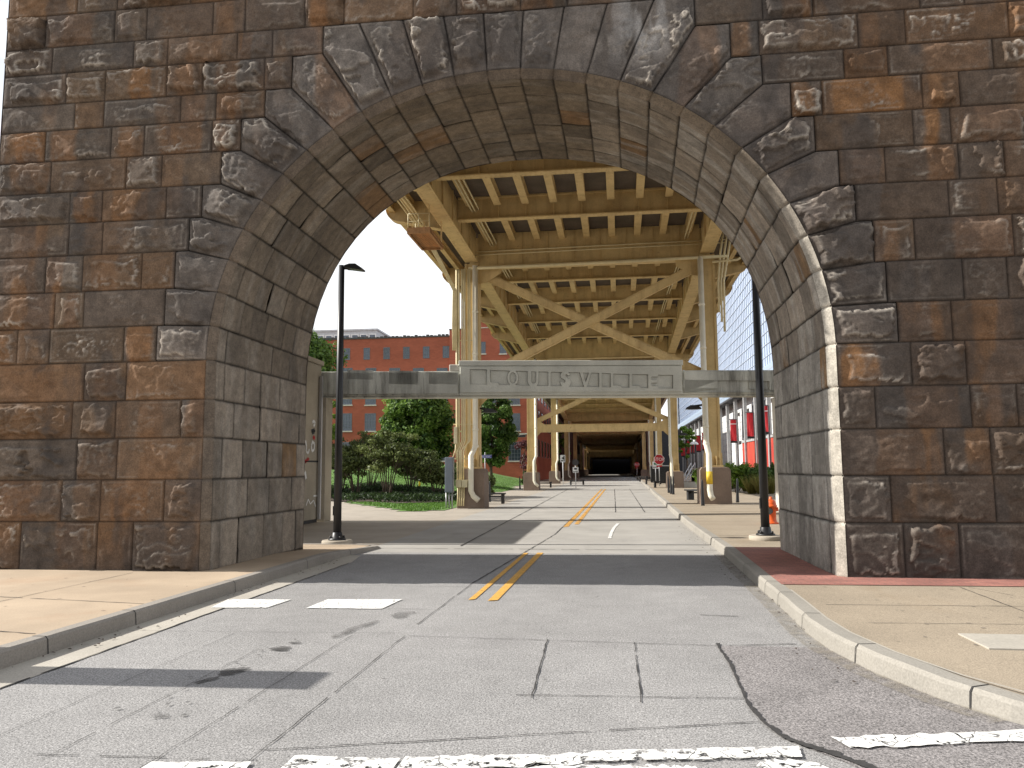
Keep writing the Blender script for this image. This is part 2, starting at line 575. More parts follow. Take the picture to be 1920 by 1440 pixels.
# ------------------------------------------------------------------ mesh helpers
class MB:
    def __init__(self):
        self.v, self.f, self.s = [], [], []

    def add(self, vs, fs, smooth=False):
        o = len(self.v)
        self.v += [tuple(p) for p in vs]
        self.f += [tuple(i + o for i in q) for q in fs]
        self.s += [smooth] * len(fs)
        return self

    def boxm(self, x0, x1, y0, y1, z0, z1):
        return self.add([(x0, y0, z0), (x1, y0, z0), (x1, y1, z0), (x0, y1, z0), (x0, y0, z1), (x1, y0, z1), (x1, y1, z1), (x0, y1, z1)],
                        [(0, 3, 2, 1), (4, 5, 6, 7), (0, 1, 5, 4), (1, 2, 6, 5), (2, 3, 7, 6), (3, 0, 4, 7)])

    def box(self, c, s, rz=0.0):
        x, y, z = (q / 2 for q in s)
        p = [(-x, -y, -z), (x, -y, -z), (x, y, -z), (-x, y, -z), (-x, -y, z), (x, -y, z), (x, y, z), (-x, y, z)]
        ca, sa = math.cos(rz), math.sin(rz)
        p = [(c[0] + a * ca - b * sa, c[1] + a * sa + b * ca, c[2] + d) for a, b, d in p]
        return self.add(p, [(0, 3, 2, 1), (4, 5, 6, 7), (0, 1, 5, 4), (1, 2, 6, 5), (2, 3, 7, 6), (3, 0, 4, 7)])

    def bar(self, p0, p1, w, h, up=(0, 0, 1), w1=None, h1=None):
        a, b = Vector(p0), Vector(p1)
        d = (b - a).normalized()
        u = Vector(up)
        sd = d.cross(u)
        if sd.length < 1e-4:
            sd = d.cross(Vector((0, 1, 0)))
        sd.normalize()
        u = sd.cross(d).normalized()
        w1 = w if w1 is None else w1
        h1 = h if h1 is None else h1
        p = []
        for q, ww, hh in ((a, w, h), (b, w1, h1)):
            for i, j in ((-1, -1), (1, -1), (1, 1), (-1, 1)):
                p.append(q + sd * (i * ww / 2) + u * (j * hh / 2))
        return self.add(p, [(0, 1, 2, 3), (7, 6, 5, 4), (0, 4, 5, 1), (1, 5, 6, 2), (2, 6, 7, 3), (3, 7, 4, 0)])

    def tube(self, pts, r, seg=8, cap=True):
        pts = [Vector(p) for p in pts]
        rs = r if isinstance(r, (list, tuple)) else [r] * len(pts)
        vs, fs = [], []
        ref = None
        for i, p in enumerate(pts):
            d = (pts[min(i + 1, len(pts) - 1)] - pts[max(i - 1, 0)]).normalized()
            if ref is None:
                ref = Vector((0, 0, 1)) if abs(d.z) < .9 else Vector((1, 0, 0))
            sd = d.cross(ref).normalized()
            u = sd.cross(d).normalized()
            ref = u
            for k in range(seg):
                t = 2 * PI * k / seg
                vs.append(p + (sd * math.cos(t) + u * math.sin(t)) * rs[i])
        for i in range(len(pts) - 1):
            for k in range(seg):
                a, b = i * seg + k, i * seg + (k + 1) % seg
                fs.append((a, a + seg, b + seg, b))
        self.add(vs, fs, True)
        if cap:
            n = len(pts)
            o = len(self.v) - len(vs)
            self.f.append(tuple(o + k for k in range(seg)))
            self.f.append(tuple(o + (n - 1) * seg + k for k in reversed(range(seg))))
            self.s += [False, False]
        return self

    def lathe(self, prof, c=(0, 0, 0), seg=20):
        vs, fs = [], []
        for r, z in prof:
            for k in range(seg):
                t = 2 * PI * k / seg
                vs.append((c[0] + r * math.cos(t), c[1] + r * math.sin(t), c[2] + z))
        for i in range(len(prof) - 1):
            for k in range(seg):
                a, b = i * seg + k, i * seg + (k + 1) % seg
                fs.append((a, b, b + seg, a + seg))
        n = len(prof)
        self.add(vs, fs, True)
        o = len(self.v) - len(vs)
        self.f.append(tuple(o + k for k in reversed(range(seg))))
        self.f.append(tuple(o + (n - 1) * seg + k for k in range(seg)))
        self.s += [False, False]
        return self

    def prism(self, poly, fn, d0, d1):
        """poly of (a, b); fn(a, b, d) gives the point"""
        n = len(poly)
        vs = [fn(a, b, d0) for a, b in poly] + [fn(a, b, d1) for a, b in poly]
        fs = [tuple(range(n)), tuple(reversed(range(n, 2 * n)))]
        fs += [(i, i + n, (i + 1) % n + n, (i + 1) % n) for i in range(n)]
        return self.add(vs, fs)

    def build(self, name, mat, parent=None, bevel=0.0, loc=None):
        me = bpy.data.meshes.new(name)
        org = Vector((0, 0, 0))
        if parent is not None:
            q = parent
            while q is not None:
                org += q.location
                q = q.parent
        if loc is not None:
            org = Vector(loc)
        me.from_pydata([tuple(Vector(p) - org) for p in self.v], [], self.f)
        me.polygons.foreach_set('use_smooth', self.s)
        me.validate()
        import bmesh
        bm = bmesh.new()
        bm.from_mesh(me)
        bmesh.ops.recalc_face_normals(bm, faces=bm.faces)
        bm.to_mesh(me)
        bm.free()
        if mat is not None:
            me.materials.append(M[mat] if isinstance(mat, str) else mat)
        o = bpy.data.objects.new(name, me)
        COL.objects.link(o)
        if parent is not None:
            o.parent = parent
        if loc is not None:
            o.location = loc
        if bevel:
            b = o.modifiers.new('bevel', 'BEVEL')
            b.width = bevel
            b.segments = 2
            b.limit_method = 'ANGLE'
            b.angle_limit = math.radians(40)
        return o


def tag(o, label=None, cat=None, group=None, kind=None):
    for k, v in (('label', label), ('category', cat), ('group', group), ('kind', kind)):
        if v:
            o[k] = v
    return o


def empty(name, loc, label, cat, group=None):
    o = bpy.data.objects.new(name, None)
    o.empty_display_size = .2
    o.location = loc
    COL.objects.link(o)
    return tag(o, label, cat, group)


def copy_tree(o, parent=None):
    c = o.copy()
    COL.objects.link(c)
    if parent is not None:
        c.parent = parent
    for ch in list(o.children):
        copy_tree(ch, c)
    return c


def sheet(name, poly, z, mat, kind='structure'):
    return tag(MB().add([(p[0], p[1], z if len(p) < 3 else p[2]) for p in poly], [tuple(range(len(poly)))]).build(name, mat), kind=kind)


# ------------------------------------------------------------------ noise
def _h(i, j, s):
    n = (i * 374761393 + j * 668265263 + s * 982451653) & 0xFFFFFFFF
    n = ((n ^ (n >> 13)) * 1274126177) & 0xFFFFFFFF
    return ((n ^ (n >> 16)) & 0xFFFF) / 65535.0


def vnoise(x, y, s=0):
    x = np.asarray(x, float)
    y = np.asarray(y, float)
    i = np.floor(x).astype(np.int64)
    j = np.floor(y).astype(np.int64)
    u, v = x - i, y - j
    u, v = u * u * (3 - 2 * u), v * v * (3 - 2 * v)
    a, b, c, d = _h(i, j, s), _h(i + 1, j, s), _h(i, j + 1, s), _h(i + 1, j + 1, s)
    return (a * (1 - u) + b * u) * (1 - v) + (c * (1 - u) + d * u) * v


def fbm(x, y, s=0, o=4, g=.5):
    t, a, n = 0, 1, 0
    for k in range(o):
        t = t + a * vnoise(x * 2 ** k, y * 2 ** k, s + k * 17)
        n += a
        a *= g
    return t / n


def sst(a, b, x):
    t = np.clip((x - a) / (b - a), 0, 1)
    return t * t * (3 - 2 * t)


# ------------------------------------------------------------------ stone arch
YF, YB = 11.05, 14.70
CX, CZ, R = -1.5, 3.2, 4.42
CH = 0.105
XL, XR, ZT = -9.68, 9.0, 11.35
ZC = [.12, .86, 1.48, 2.10, 2.67, 3.26, 3.81, 4.38, 4.96, 5.48, 5.99, 6.51, 7.02, 7.46, 7.98, 8.43, 8.98, 9.52, 10.1, 10.7, ZT]
TH0 = math.degrees(math.asin((3.26 - CZ) / (R + CH)))
TH = [math.radians(TH0 + (180 - 2 * TH0) / 27 * k) for k in range(28)]
XK = [-6.85, -6.74, -6.60, -6.39, -6.20, -5.90, -5.60, -5.22, -4.80, -4.31]
JL, JR = CX - R, CX + R


def rad(th, off, t):
    """polar radius of the opening (a slightly squared round arch that widens a little toward the back)"""
    n = 2.03 + (2.22 - 2.03) * t
    A = R + off
    B = 4.2 + (4.38 - 4.2) * t + off
    return ((np.abs(np.cos(th)) / A) ** n + (np.abs(np.sin(th)) / B) ** n) ** (-1 / n)


class Stone:
    def __init__(self):
        self.V, self.Fq, self.C, self.n = [], [], [], 0

    def grid(self, P, C):
        """P (nu,nv,3), C (nu,nv,3)"""
        nu, nv = P.shape[:2]
        idx = np.arange(nu * nv).reshape(nu, nv) + self.n
        q = np.stack([idx[:-1, :-1], idx[1:, :-1], idx[1:, 1:], idx[:-1, 1:]], -1).reshape(-1, 4)
        self.V.append(P.reshape(-1, 3))
        self.C.append(C.reshape(-1, 3))
        self.Fq.append(q)
        self.n += nu * nv

    def build(self, name, parent, flip=False):
        V = np.concatenate(self.V)
        Q = np.concatenate(self.Fq)
        C = np.concatenate(self.C)
        if flip:
            Q = Q[:, ::-1]
        me = bpy.data.meshes.new(name)
        me.vertices.add(len(V))
        me.vertices.foreach_set('co', V.astype(np.float32).ravel())
        me.loops.add(Q.size)
        me.loops.foreach_set('vertex_index', Q.astype(np.int32).ravel())
        me.polygons.add(len(Q))
        me.polygons.foreach_set('loop_start', np.arange(0, Q.size, 4, dtype=np.int32))
        me.update(calc_edges=True)
        a = me.color_attributes.new('Col', 'FLOAT_COLOR', 'POINT')
        a.data.foreach_set('color', np.c_[np.clip(C, 0, 1), np.ones(len(C))].astype(np.float32).ravel())
        me.polygons.foreach_set('use_smooth', np.ones(len(Q), bool))
        me.materials.append(M['stone'])
        o = bpy.data.objects.new(name, me)
        COL.objects.link(o)
        o.parent = parent
        return o


def resample(poly, n):
    p = np.array(poly, float)
    d = np.r_[0, np.cumsum(np.hypot(*np.diff(p, axis=0).T))]
    t = np.linspace(0, d[-1], n)
    return np.c_[np.interp(t, d, p[:, 0]), np.interp(t, d, p[:, 1])]


def polydist(x, y, poly):
    dm = np.full(x.shape, 9.0)
    n = len(poly)
    for i in range(n):
        (ax, ay), (bx, by) = poly[i], poly[(i + 1) % n]
        ex, ey = bx - ax, by - ay
        l2 = ex * ex + ey * ey
        if l2 < 1e-9:
            continue
        t = np.clip(((x - ax) * ex + (y - ay) * ey) / l2, 0, 1)
        dm = np.minimum(dm, np.hypot(x - ax - t * ex, y - ay - t * ey))
    return dm


PAL = np.array([(.122, .094, .073), (.140, .100, .072), (.152, .102, .068), (.114, .091, .074), (.106, .088, .074),
                (.142, .104, .075), (.126, .102, .083), (.168, .106, .066)])


def face_colour(x, z, ring, seed):
    r = random.random
    if ring:
        base = np.array((.132, .114, .100)) * (.78 + .5 * r())
    else:
        base = PAL[random.choices(range(8), (3, 3, 2.4, 3, 3, 2.6, 2, 1.3))[0]] * (.85 + .3 * r())
    xm, zm = float(x.mean()), float(z.mean())
    if xm > 2:                                                 # the right shoulder of the wall is sootier
        base = base * np.array((.80, .76, .74))
    c = np.broadcast_to(base, x.shape + (3,)).copy()
    # rust: a band inside single blocks, its ends ragged, the rest of the block grey
    if r() < (.18 if ring else .52):
        w_ = x.max() - x.min()
        c0, hw = x.min() + w_ * random.uniform(.25, .75), w_ * random.uniform(.14, .36)
        k = sst(hw + .05, hw - .03, np.abs(x - c0) + .16 * (fbm(x * 4, z * 2.5, seed, 4) - .5)) * random.uniform(.40, .80)
        rust = np.array(((.205, .112, .060), (.180, .108, .066), (.225, .118, .056), (.165, .104, .07))[random.randrange(4)])
        c = c + (rust - c) * k[..., None]
    k = sst(.55, .66, fbm(x * 1.2 + 3.1, z * .35 + 9.7, 5, 4)) * (.1 if ring else .35)
    c = c + (np.array((.19, .11, .062)) - c) * k[..., None]
    g = sst(.50, .58, fbm(x * 1.7 + 31, z * .7 + random.uniform(-.3, .3), 11, 4)) * .55
    c = c + (np.array((.078, .068, .062)) - c) * g[..., None]
    # lime bloom right of the crown
    e = np.exp(-((x - .55 - .12 * (z - 8)) / .42) ** 2) * sst(7.3, 7.9, z) * sst(9.6, 8.2, z)
    e = e * sst(.42, .62, fbm(x * 6, z * 1.3, 23, 4))
    c = c + (np.array((.42, .40, .38)) - c) * (.75 * e)[..., None]
    # damp, dark foot
    f = sst(.75, .2, z) * sst(.35, .65, fbm(x * 1.1, z * .3, 41, 3))
    c = c + (np.array((.058, .048, .042)) - c) * (.7 * f)[..., None]
    c = c * (.66 + .46 * fbm(x * 5, z * 5, 3, 4))[..., None]
    lum = c.mean(-1, keepdims=True)
    c = np.clip(lum + (c - lum) * 1.12, .012, 1)
    return c


def rock(x, z, d, seed, amp, ring=False, top=None, lef=None):
    rr = random.Random(seed)
    xc, zc = x.mean(), z.mean()
    h = np.full(x.shape, 9.0)
    for k in range(5):                                          # a few broad, nearly flat split faces
        ang = rr.uniform(0, 2 * PI)
        sl = rr.uniform(.02, .16 if not ring else .24)
        off = amp * rr.uniform(.7, 1.3) + sl * .14
        h = np.minimum(h, off - sl * (math.cos(ang) * (x - xc) + math.sin(ang) * (z - zc)))
    wx, wz = .14 * (fbm(x * 4, z * 4, seed + 31, 4) - .5), .14 * (fbm(x * 4, z * 4, seed + 37, 4) - .5)
    n1 = fbm((x + wx) * 2.2 + seed * .37, (z + wz) * 3.2, seed, 4)
    lv = rr.choice((3, 4, 5, 7))
    q = n1 * lv
    st = (np.floor(q) + sst(.90, 1, q % 1)) / lv                 # flakes broken off in thin steps
    h = h + (st - .45) * amp * rr.uniform(.8, 2.2)
    pit = sst(.50, .58, fbm(x * 2.1 + 7, z * 2.6, seed + 71, 3)) * sst(.05, .12, d)
    h = h + (fbm(x * 15, z * 19, seed + 9, 3) - .5) * (.006 + .040 * pit * rr.choice((0, .6, 1)))
    h = np.maximum(h, .004)
    jag = 1 - np.abs(2 * fbm(x * 5 + seed, z * 5, seed + 3, 4) - 1)
    wob = .10 * (jag - .62) + .05 * (fbm(x * 16, z * 16, seed + 6, 2) - .5)
    mg = rr.uniform(.02, .055)
    t = sst(0, 1, (d - mg - wob) / rr.uniform(.018, .04))
    if top is not None and rr.random() < .8:                     # the upper edge is pitched off in a ragged ledge
        led = rr.uniform(.02, .13) + .16 * (fbm(x * 3.1, z * .8 + seed, seed + 13, 4) - .5)
        t = np.minimum(t, rr.uniform(0, .25) + sst(0, 1, (top - led) / rr.uniform(.018, .045)))
    if lef is not None and rr.random() < .55:
        led = rr.uniform(.02, .16) + .22 * (fbm(x * .8 + seed, z * 3.4, seed + 19, 4) - .5)
        t = np.minimum(t, rr.uniform(0, .3) + sst(0, 1, (lef - led) / rr.uniform(.018, .05)))
    pr = h * np.clip(t, 0, 1) + .003 * (fbm(x * 30, z * 30, seed, 2) - .5)
    jw = .005 + .020 * sst(.42, .7, fbm(x * 2.5, z * 2.5, 301, 3))
    if ring:
        jw = jw + .012
    pr = pr - (.040 if ring else .024) * (1 - sst(.002, .002 + jw, d))
    return pr


_seed = [100]


def face_patch(st, bot, top, res, amp, ring=False, tag_=None, low=False):
    _seed[0] += 1
    sd = _seed[0]
    bot, top = np.array(bot, float), np.array(top, float)
    lb = np.hypot(*np.diff(bot, axis=0).T).sum()
    lt = np.hypot(*np.diff(top, axis=0).T).sum()
    lv = max(np.hypot(*(top[0] - bot[0])), np.hypot(*(top[-1] - bot[-1])))
    nu = max(3, int(math.ceil(max(lb, lt) / res)) + 1)
    nv = max(3, int(math.ceil(lv / res)) + 1)
    a, b = resample(bot, nu), resample(top, nu)
    t = np.linspace(0, 1, nv)
    x = a[:, 0][:, None] * (1 - t) + b[:, 0][:, None] * t
    z = a[:, 1][:, None] * (1 - t) + b[:, 1][:, None] * t
    poly = [tuple(p) for p in bot] + [tuple(p) for p in top[::-1]]
    d = polydist(x, z, poly)
    am = amp * random.choice((.3, .42, .6, .8, 1.1, 1.55))
    if ring:
        p = rock(x, z, d, sd, am, True)
    else:
        p = rock(x, z, d, sd, am, False, z.max() - z, x - x.min())
    # the arris along the arch opening is dressed smooth
    rr_ = np.where(z > CZ, np.hypot(x - CX, z - CZ) - rad(np.arctan2(np.maximum(z - CZ, 0), x - CX), CH, 0), np.abs(x - CX) - (R + CH))
    m0, m1 = (.07, .16) if x.mean() < CX else (.0, .03)
    ed = sst(m0, m1, np.maximum(rr_, 0))
    p = p * ed + (1 - ed) * (.006 - .02 * (1 - sst(.003, .016, d)))
    c = face_colour(x, z, ring, sd)
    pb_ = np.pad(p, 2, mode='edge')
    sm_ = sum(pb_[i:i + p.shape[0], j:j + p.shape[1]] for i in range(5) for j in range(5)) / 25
    rid = np.clip((p - sm_) / .011, 0, 1) * sst(.02, .05, d)    # sunlight on the broken edges, painted pale into the colour
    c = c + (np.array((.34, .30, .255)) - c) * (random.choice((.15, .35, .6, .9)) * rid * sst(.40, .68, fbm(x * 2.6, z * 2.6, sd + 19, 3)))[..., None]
    c = c * (1 - (.62 if ring else .38) * (1 - sst(.0, .004 + .020 * fbm(x * 3, z * 3, 55, 3), d)))[..., None]        # dirt lodged in the joints
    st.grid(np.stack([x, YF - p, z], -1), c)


arch = empty('stone_arch_wall', (-1.5, 11.05, 0), 'massive rough-hewn brown and grey sandstone wall pierced by a round arch over the street', 'stone arch')


def rel(P):
    return P


facing, ring, vault = Stone(), Stone(), Stone()


def res_at(x0, x1, z0, z1):
    if z0 > 9.7 or x0 > 6.3:
        return .07
    return .021


def split_row(x0, x1, i, rnd):
    cuts = [x0]
    alt = i % 2
    first = True
    while True:
        w = rnd.uniform(.48, .72) if alt else rnd.uniform(.95, 1.45)
        if first and rnd.random() < .4:
            w *= .75
        first = False
        alt ^= 1
        if cuts[-1] + w > x1 - .42:
            break
        cuts.append(cuts[-1] + w)
    cuts.append(x1)
    return cuts


rnd = random.Random(3)
for i in range(len(ZC) - 1):
    z0, z1 = ZC[i], ZC[i + 1]
    if i < 5:
        le, re = JL - CH, JR + CH
    elif i < 15:
        le = XK[i - 5]
        re = 2 * CX - XK[i - 5]
    else:
        le = re = None
    spans = [(XL, XR)] if le is None else [(XL, le), (re, XR)]
    for s, (a, b) in enumerate(spans):
        if s == 1 or le is None:
            cuts = split_row(a, b, i, rnd)
        else:                                                  # count from the arch outward on the left
            cuts = [a + b - q for q in reversed(split_row(a, b, i, rnd))]
        for u0, u1 in zip(cuts[:-1], cuts[1:]):
            amp = .072 if s == 0 and u1 < 0 else .058
            if le is None and u0 > 1.5:
                amp = .036
            face_patch(facing, [(u0, z0), (u1, z0)], [(u0, z1), (u1, z1)], res_at(u0, u1, z0, z1), amp)


def arc(t0, t1, off, q=0, n=7):
    return [(CX - float(rad(t, off, q)) * math.cos(t), CZ + float(rad(t, off, q)) * math.sin(t)) for t in np.linspace(t0, t1, n)]


ZTOP = ZC[15]
for k in range(27):
    t0, t1 = TH[k], TH[k + 1]
    mir = k > 13
    kk = 26 - k if mir else k
    if kk < 9:
        outp = [(XK[kk], ZC[5 + kk]), (XK[kk], ZC[6 + kk]), (XK[kk + 1], ZC[6 + kk])]
    else:
        a0, a1 = TH[kk], TH[kk + 1]
        f = lambda t: (CX - (ZTOP - CZ) / math.tan(t), ZTOP)
        outp = [(XK[9], ZC[14]), (XK[9], ZTOP), f(a1)] if kk == 9 else [f(a0), f(a1)]
    inn = arc(TH[kk], TH[kk + 1], CH)
    if mir:
        inn = [(2 * CX - x, z) for x, z in inn][::-1]
        outp = [(2 * CX - x, z) for x, z in outp][::-1]
    face_patch(ring, inn, outp, .021, .10 if k < 15 else .08, True)

# chamfer along the opening and the blocks of the barrel
rows = []                                                     # (fn(s in 0..1, r)->(x,z), length)
for i in range(5):
    z0, z1 = ZC[i], (ZC[i + 1] if i < 4 else CZ + (R + .03) * math.sin(TH[0]))
    rows.append(('L', z0, z1))
    rows.append(('R', z0, z1))
for k in range(27):
    rows.append(('A', TH[k], TH[k + 1]))


def row_pt(kind, s, off, t=0.0):
    """point on the opening profile; off > 0 is into the stone"""
    if kind == 'L':
        return JL - off + 0 * s, s, (1.0, 0.0)
    if kind == 'R':
        return JR + off + 0 * s, s, (-1.0, 0.0)
    r = rad(s, off, t)
    return CX - r * np.cos(s), CZ + r * np.sin(s), None


for kind, s0, s1 in rows:
    ln = (s1 - s0) * (R if kind == 'A' else 1)
    ns = max(3, int(ln / .03) + 1)
    s = np.linspace(s0, s1, ns)
    tm = (s0 + s1) / 2
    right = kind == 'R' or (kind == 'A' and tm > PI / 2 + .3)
    tone = random.uniform(.95, 1.05)
    # chamfer strip
    t = np.linspace(0, 1, 6)
    S_, T_ = np.meshgrid(s, t, indexing='ij')
    d = np.minimum((S_ - s0), (s1 - S_)) * (R if kind == 'A' else 1)
    wear = .012 * (fbm(S_ * 9 + 4, T_ * 3, 61, 3) - .4) * (4 * T_ * (1 - T_)) + .02 * (1 - sst(.004, .02, d))
    x, z, _ = row_pt(kind, S_, CH * (1 - T_) + wear)
    y = YF + CH * T_ + wear - .008 * (1 - T_)
    base = np.array((.40, .365, .31)) if right else np.array((.150, .118, .090))  # sunlight put into the colour: right chamfer pale, left one dark
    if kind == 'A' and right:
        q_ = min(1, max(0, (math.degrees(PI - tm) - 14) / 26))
        base = base * (1 - q_) + np.array((.16, .125, .09)) * q_  # the painted sun fades into brown stone toward the crown
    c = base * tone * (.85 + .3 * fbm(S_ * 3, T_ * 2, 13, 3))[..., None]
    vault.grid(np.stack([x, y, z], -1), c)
    # barrel blocks
    rr2 = random.Random(int(s0 * 1000) + (7 if kind == 'R' else 1))
    cuts = [YF + CH]
    first = rr2.choice((.28, .45, .62))
    cuts.append(cuts[0] + first)
    while cuts[-1] < YB - .9:
        cuts.append(cuts[-1] + rr2.uniform(.48, .98))
    cuts.append(YB)
    for y0, y1 in zip(cuts[:-1], cuts[1:]):
        ny = max(3, int((y1 - y0) / .03) + 1)
        yy = np.linspace(y0, y1, ny)
        S_, Y_ = np.meshgrid(s, yy, indexing='ij')
        SS = S_ * (R if kind == 'A' else 1)
        ds = np.minimum(S_ - s0, s1 - S_) * (R if kind == 'A' else 1)
        dy = np.minimum(Y_ - y0, y1 - Y_)
        d = np.minimum(ds, dy)
        sd = rr2.randrange(1000)
        pr = rr2.uniform(-.004, .018) + .018 * (fbm(SS * 4 + sd, Y_ * 4, sd, 4) - .5) + rr2.uniform(-.015, .015) * (Y_ - (y0 + y1) / 2)
        pr = pr - (.014 + .02 * vnoise(SS * 6, Y_ * 6, 3)) * (1 - sst(.003, .008 + .02 * vnoise(SS * 3, Y_ * 3, 9), d))
        # weathered grooves that run round the vault
        gv = sst(.62, .70, fbm(SS * .7 + 5, Y_ * 9, 77, 3)) * (1.0 if kind == 'A' else .25)
        pr = pr - .012 * gv
        x, z, _ = row_pt(kind, S_, -pr, (Y_ - YF) / (YB - YF))
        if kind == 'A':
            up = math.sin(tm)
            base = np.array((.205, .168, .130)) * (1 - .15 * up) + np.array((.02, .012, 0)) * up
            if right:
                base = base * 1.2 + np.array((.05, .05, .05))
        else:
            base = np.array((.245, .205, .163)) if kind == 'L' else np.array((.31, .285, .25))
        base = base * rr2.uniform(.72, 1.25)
        if rr2.random() < .025:
            base = np.array((.22, .135, .070))
        c = np.broadcast_to(base, S_.shape + (3,)).copy()
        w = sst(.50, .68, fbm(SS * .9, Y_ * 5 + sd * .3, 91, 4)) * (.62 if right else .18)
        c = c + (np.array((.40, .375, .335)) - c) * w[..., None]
        k = sst(.50, .68, fbm(SS * 1.1 + 8, Y_ * 2.2 + sd, 17, 4)) * .32
        c = c + (np.array((.075, .066, .058)) - c) * k[..., None]
        c = c * (1 - .72 * (1 - sst(.0, .012 + .022 * fbm(SS * 3, Y_ * 3, 57, 3), d)))[..., None]
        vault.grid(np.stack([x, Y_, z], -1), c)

for st in (facing, ring, vault):
    for q in st.V:
        q -= np.array((-1.5, 11.05, 0))
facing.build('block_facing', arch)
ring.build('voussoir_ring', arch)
vault.build('arch_barrel', arch)
# the far face, the ends and the top of the wall
bk = Stone()
colr = lambda x, z: np.broadcast_to(np.array((.12, .095, .075)), x.shape + (3,)).copy() * (.7 + .6 * fbm(x * 1.5, z * 1.5, 4, 3))[..., None]


def plain(P0, P1, P2, P3, nu, nv):
    u, v = np.meshgrid(np.linspace(0, 1, nu), np.linspace(0, 1, nv), indexing='ij')
    P = [np.array(p, float) for p in (P0, P1, P2, P3)]
    g = ((1 - u) * (1 - v))[..., None] * P[0] + (u * (1 - v))[..., None] * P[1] + (u * v)[..., None] * P[2] + ((1 - u) * v)[..., None] * P[3]
    bk.grid(g - np.array((-1.5, 11.05, 0)), colr(g[..., 0] + g[..., 1], g[..., 2]))


plain((XL, YB, 0), (JL, YB, 0), (JL, YB, CZ), (XL, YB, CZ), 20, 14)
plain((JR, YB, 0), (XR, YB, 0), (XR, YB, CZ), (JR, YB, CZ), 20, 14)
aa = arc(0, PI, 0, 1, 41)
for (x0, z0), (x1, z1) in zip(aa[:-1], aa[1:]):
    plain((x0, YB, z0), (x1, YB, z1), (x1, YB, ZT), (x0, YB, ZT), 2, 12)
plain((XL, YB, CZ), (JL, YB, CZ), (JL, YB, ZT), (XL, YB, ZT), 14, 20)
plain((JR, YB, CZ), (XR, YB, CZ), (XR, YB, ZT), (JR, YB, ZT), 14, 20)
plain((XL, YF, 0), (XL, YB, 0), (XL, YB, ZT), (XL, YF, ZT), 14, 40)
plain((XR, YF, 0), (XR, YB, 0), (XR, YB, ZT), (XR, YF, ZT), 14, 40)
plain((XL, YF, ZT), (XR, YF, ZT), (XR, YB, ZT), (XL, YB, ZT), 40, 10)
bk.build('rear_masonry', arch)

# ------------------------------------------------------------------ ground, road, pavements
sheet('ground', [(-700, -300), (700, -300), (700, 1500), (-700, 1500)], -.03, 'ground')
sheet('road', [(-60, -14), (60, -14), (60, 8), (9.2, 8), (9.2, 15.2), (-5.0, 15.2), (-60, 15.2)], 0, 'near_road')
sheet('far_road', [(-5.0, 15.2), (2.6, 15.2), (3.9, 140), (3.9, 330), (-5.4, 330), (-5.4, 140), (-5.0, 60)], 0, 'far_road')
sheet('plaza_pavement', [(-40, 15.2), (-5.0, 15.2), (-5.0, 60), (-5.4, 140), (-5.4, 200), (-10.6, 200), (-10.6, 100), (-40, 100)], -.004, 'apron')
sheet('asphalt_patch', [(.92, 7.5), (1.95, 7.5), (1.98, 6.6), (2.35, 5.6), (3.2, 4.5), (5, 3.1), (5, 2), (2.6, 3.2), (1.5, 4.2), (1.2, 4.7), (.98, 5.0), (.90, 5.3), (.88, 6.2)], .004, 'patch_road')
sheet('gutter_pan', [(-5.0, -6), (-4.55, -6), (-4.55, 13.5), (-4.75, 14.6), (-5.0, 14.6)], .004, 'gutter')

KL = [(-5.0, -8), (-5.0, 14.2), (-4.86, 15.3), (-4.78, 15.9), (-4.95, 16.35), (-5.4, 16.5), (-20, 16.5)]


def zl(y):
    return .15 if y < 13.4 else max(.035, .15 - (y - 13.4) / 3.0 * .12)


def offset_path(path, w):
    o = []
    for i, p in enumerate(path):
        a = Vector(path[max(i - 1, 0)]).to_2d()
        b = Vector(path[min(i + 1, len(path) - 1)]).to_2d()
        d = (b - a).normalized()
        o.append((p[0] - d.y * w, p[1] + d.x * w))
    return o


def kerb(name, path, zf, mat, w=.15, drop=.02, jog=.012, step=.25):
    pts = [path[0]]
    for a, b in zip(path[:-1], path[1:]):
        n = max(1, int(math.hypot(b[0] - a[0], b[1] - a[1]) / step))
        n = min(n, 60)
        pts += [(a[0] + (b[0] - a[0]) * k / n, a[1] + (b[1] - a[1]) * k / n) for k in range(1, n + 1)]
    inn = offset_path(pts, w)
    mid = offset_path(pts, .022)
    foot = offset_path(pts, -.012)
    vs, fs = [], []
    for p, q, mi, ft in zip(pts, inn, mid, foot):
        z = zf(p)
        j = jog * (random.random() - .5)
        vs += [(ft[0], ft[1], -.01), (p[0] + j, p[1] + j * .4, z - drop + j * .4), (mi[0] + j, mi[1], z + .004), (q[0], q[1], z + .004), (q[0], q[1], -.02)]
    for i in range(len(pts) - 1):
        for k in range(4):
            a = i * 5 + k
            fs.append((a, a + 1, a + 6, a + 5))
    return tag(MB().add(vs, fs).build(name, mat), kind='structure'), inn


_, kin = kerb('kerb', KL, lambda p: zl(p[1]) if p[0] > -6 else .035, 'kerb_old')
# left pavement: rows of quads so that it can ramp down at the corner
vs, fs = [], []
ys = [-8, 0, 4, 7, 10, 13.4, 14.2, 15.0, 15.6, 16.1, 16.35]
for y in ys:
    xe = -5.15 if y < 14.2 else {15.0: -5.05, 15.6: -5.0, 16.1: -5.05, 16.35: -5.5}.get(y, -5.15)
    vs += [(-20, y, zl(y)), (xe, y, zl(y))]
for i in range(len(ys) - 1):
    fs.append((2 * i, 2 * i + 1, 2 * i + 3, 2 * i + 2))
tag(MB().add(vs, fs).build('sidewalk', 'sidewalk_left'), kind='structure')

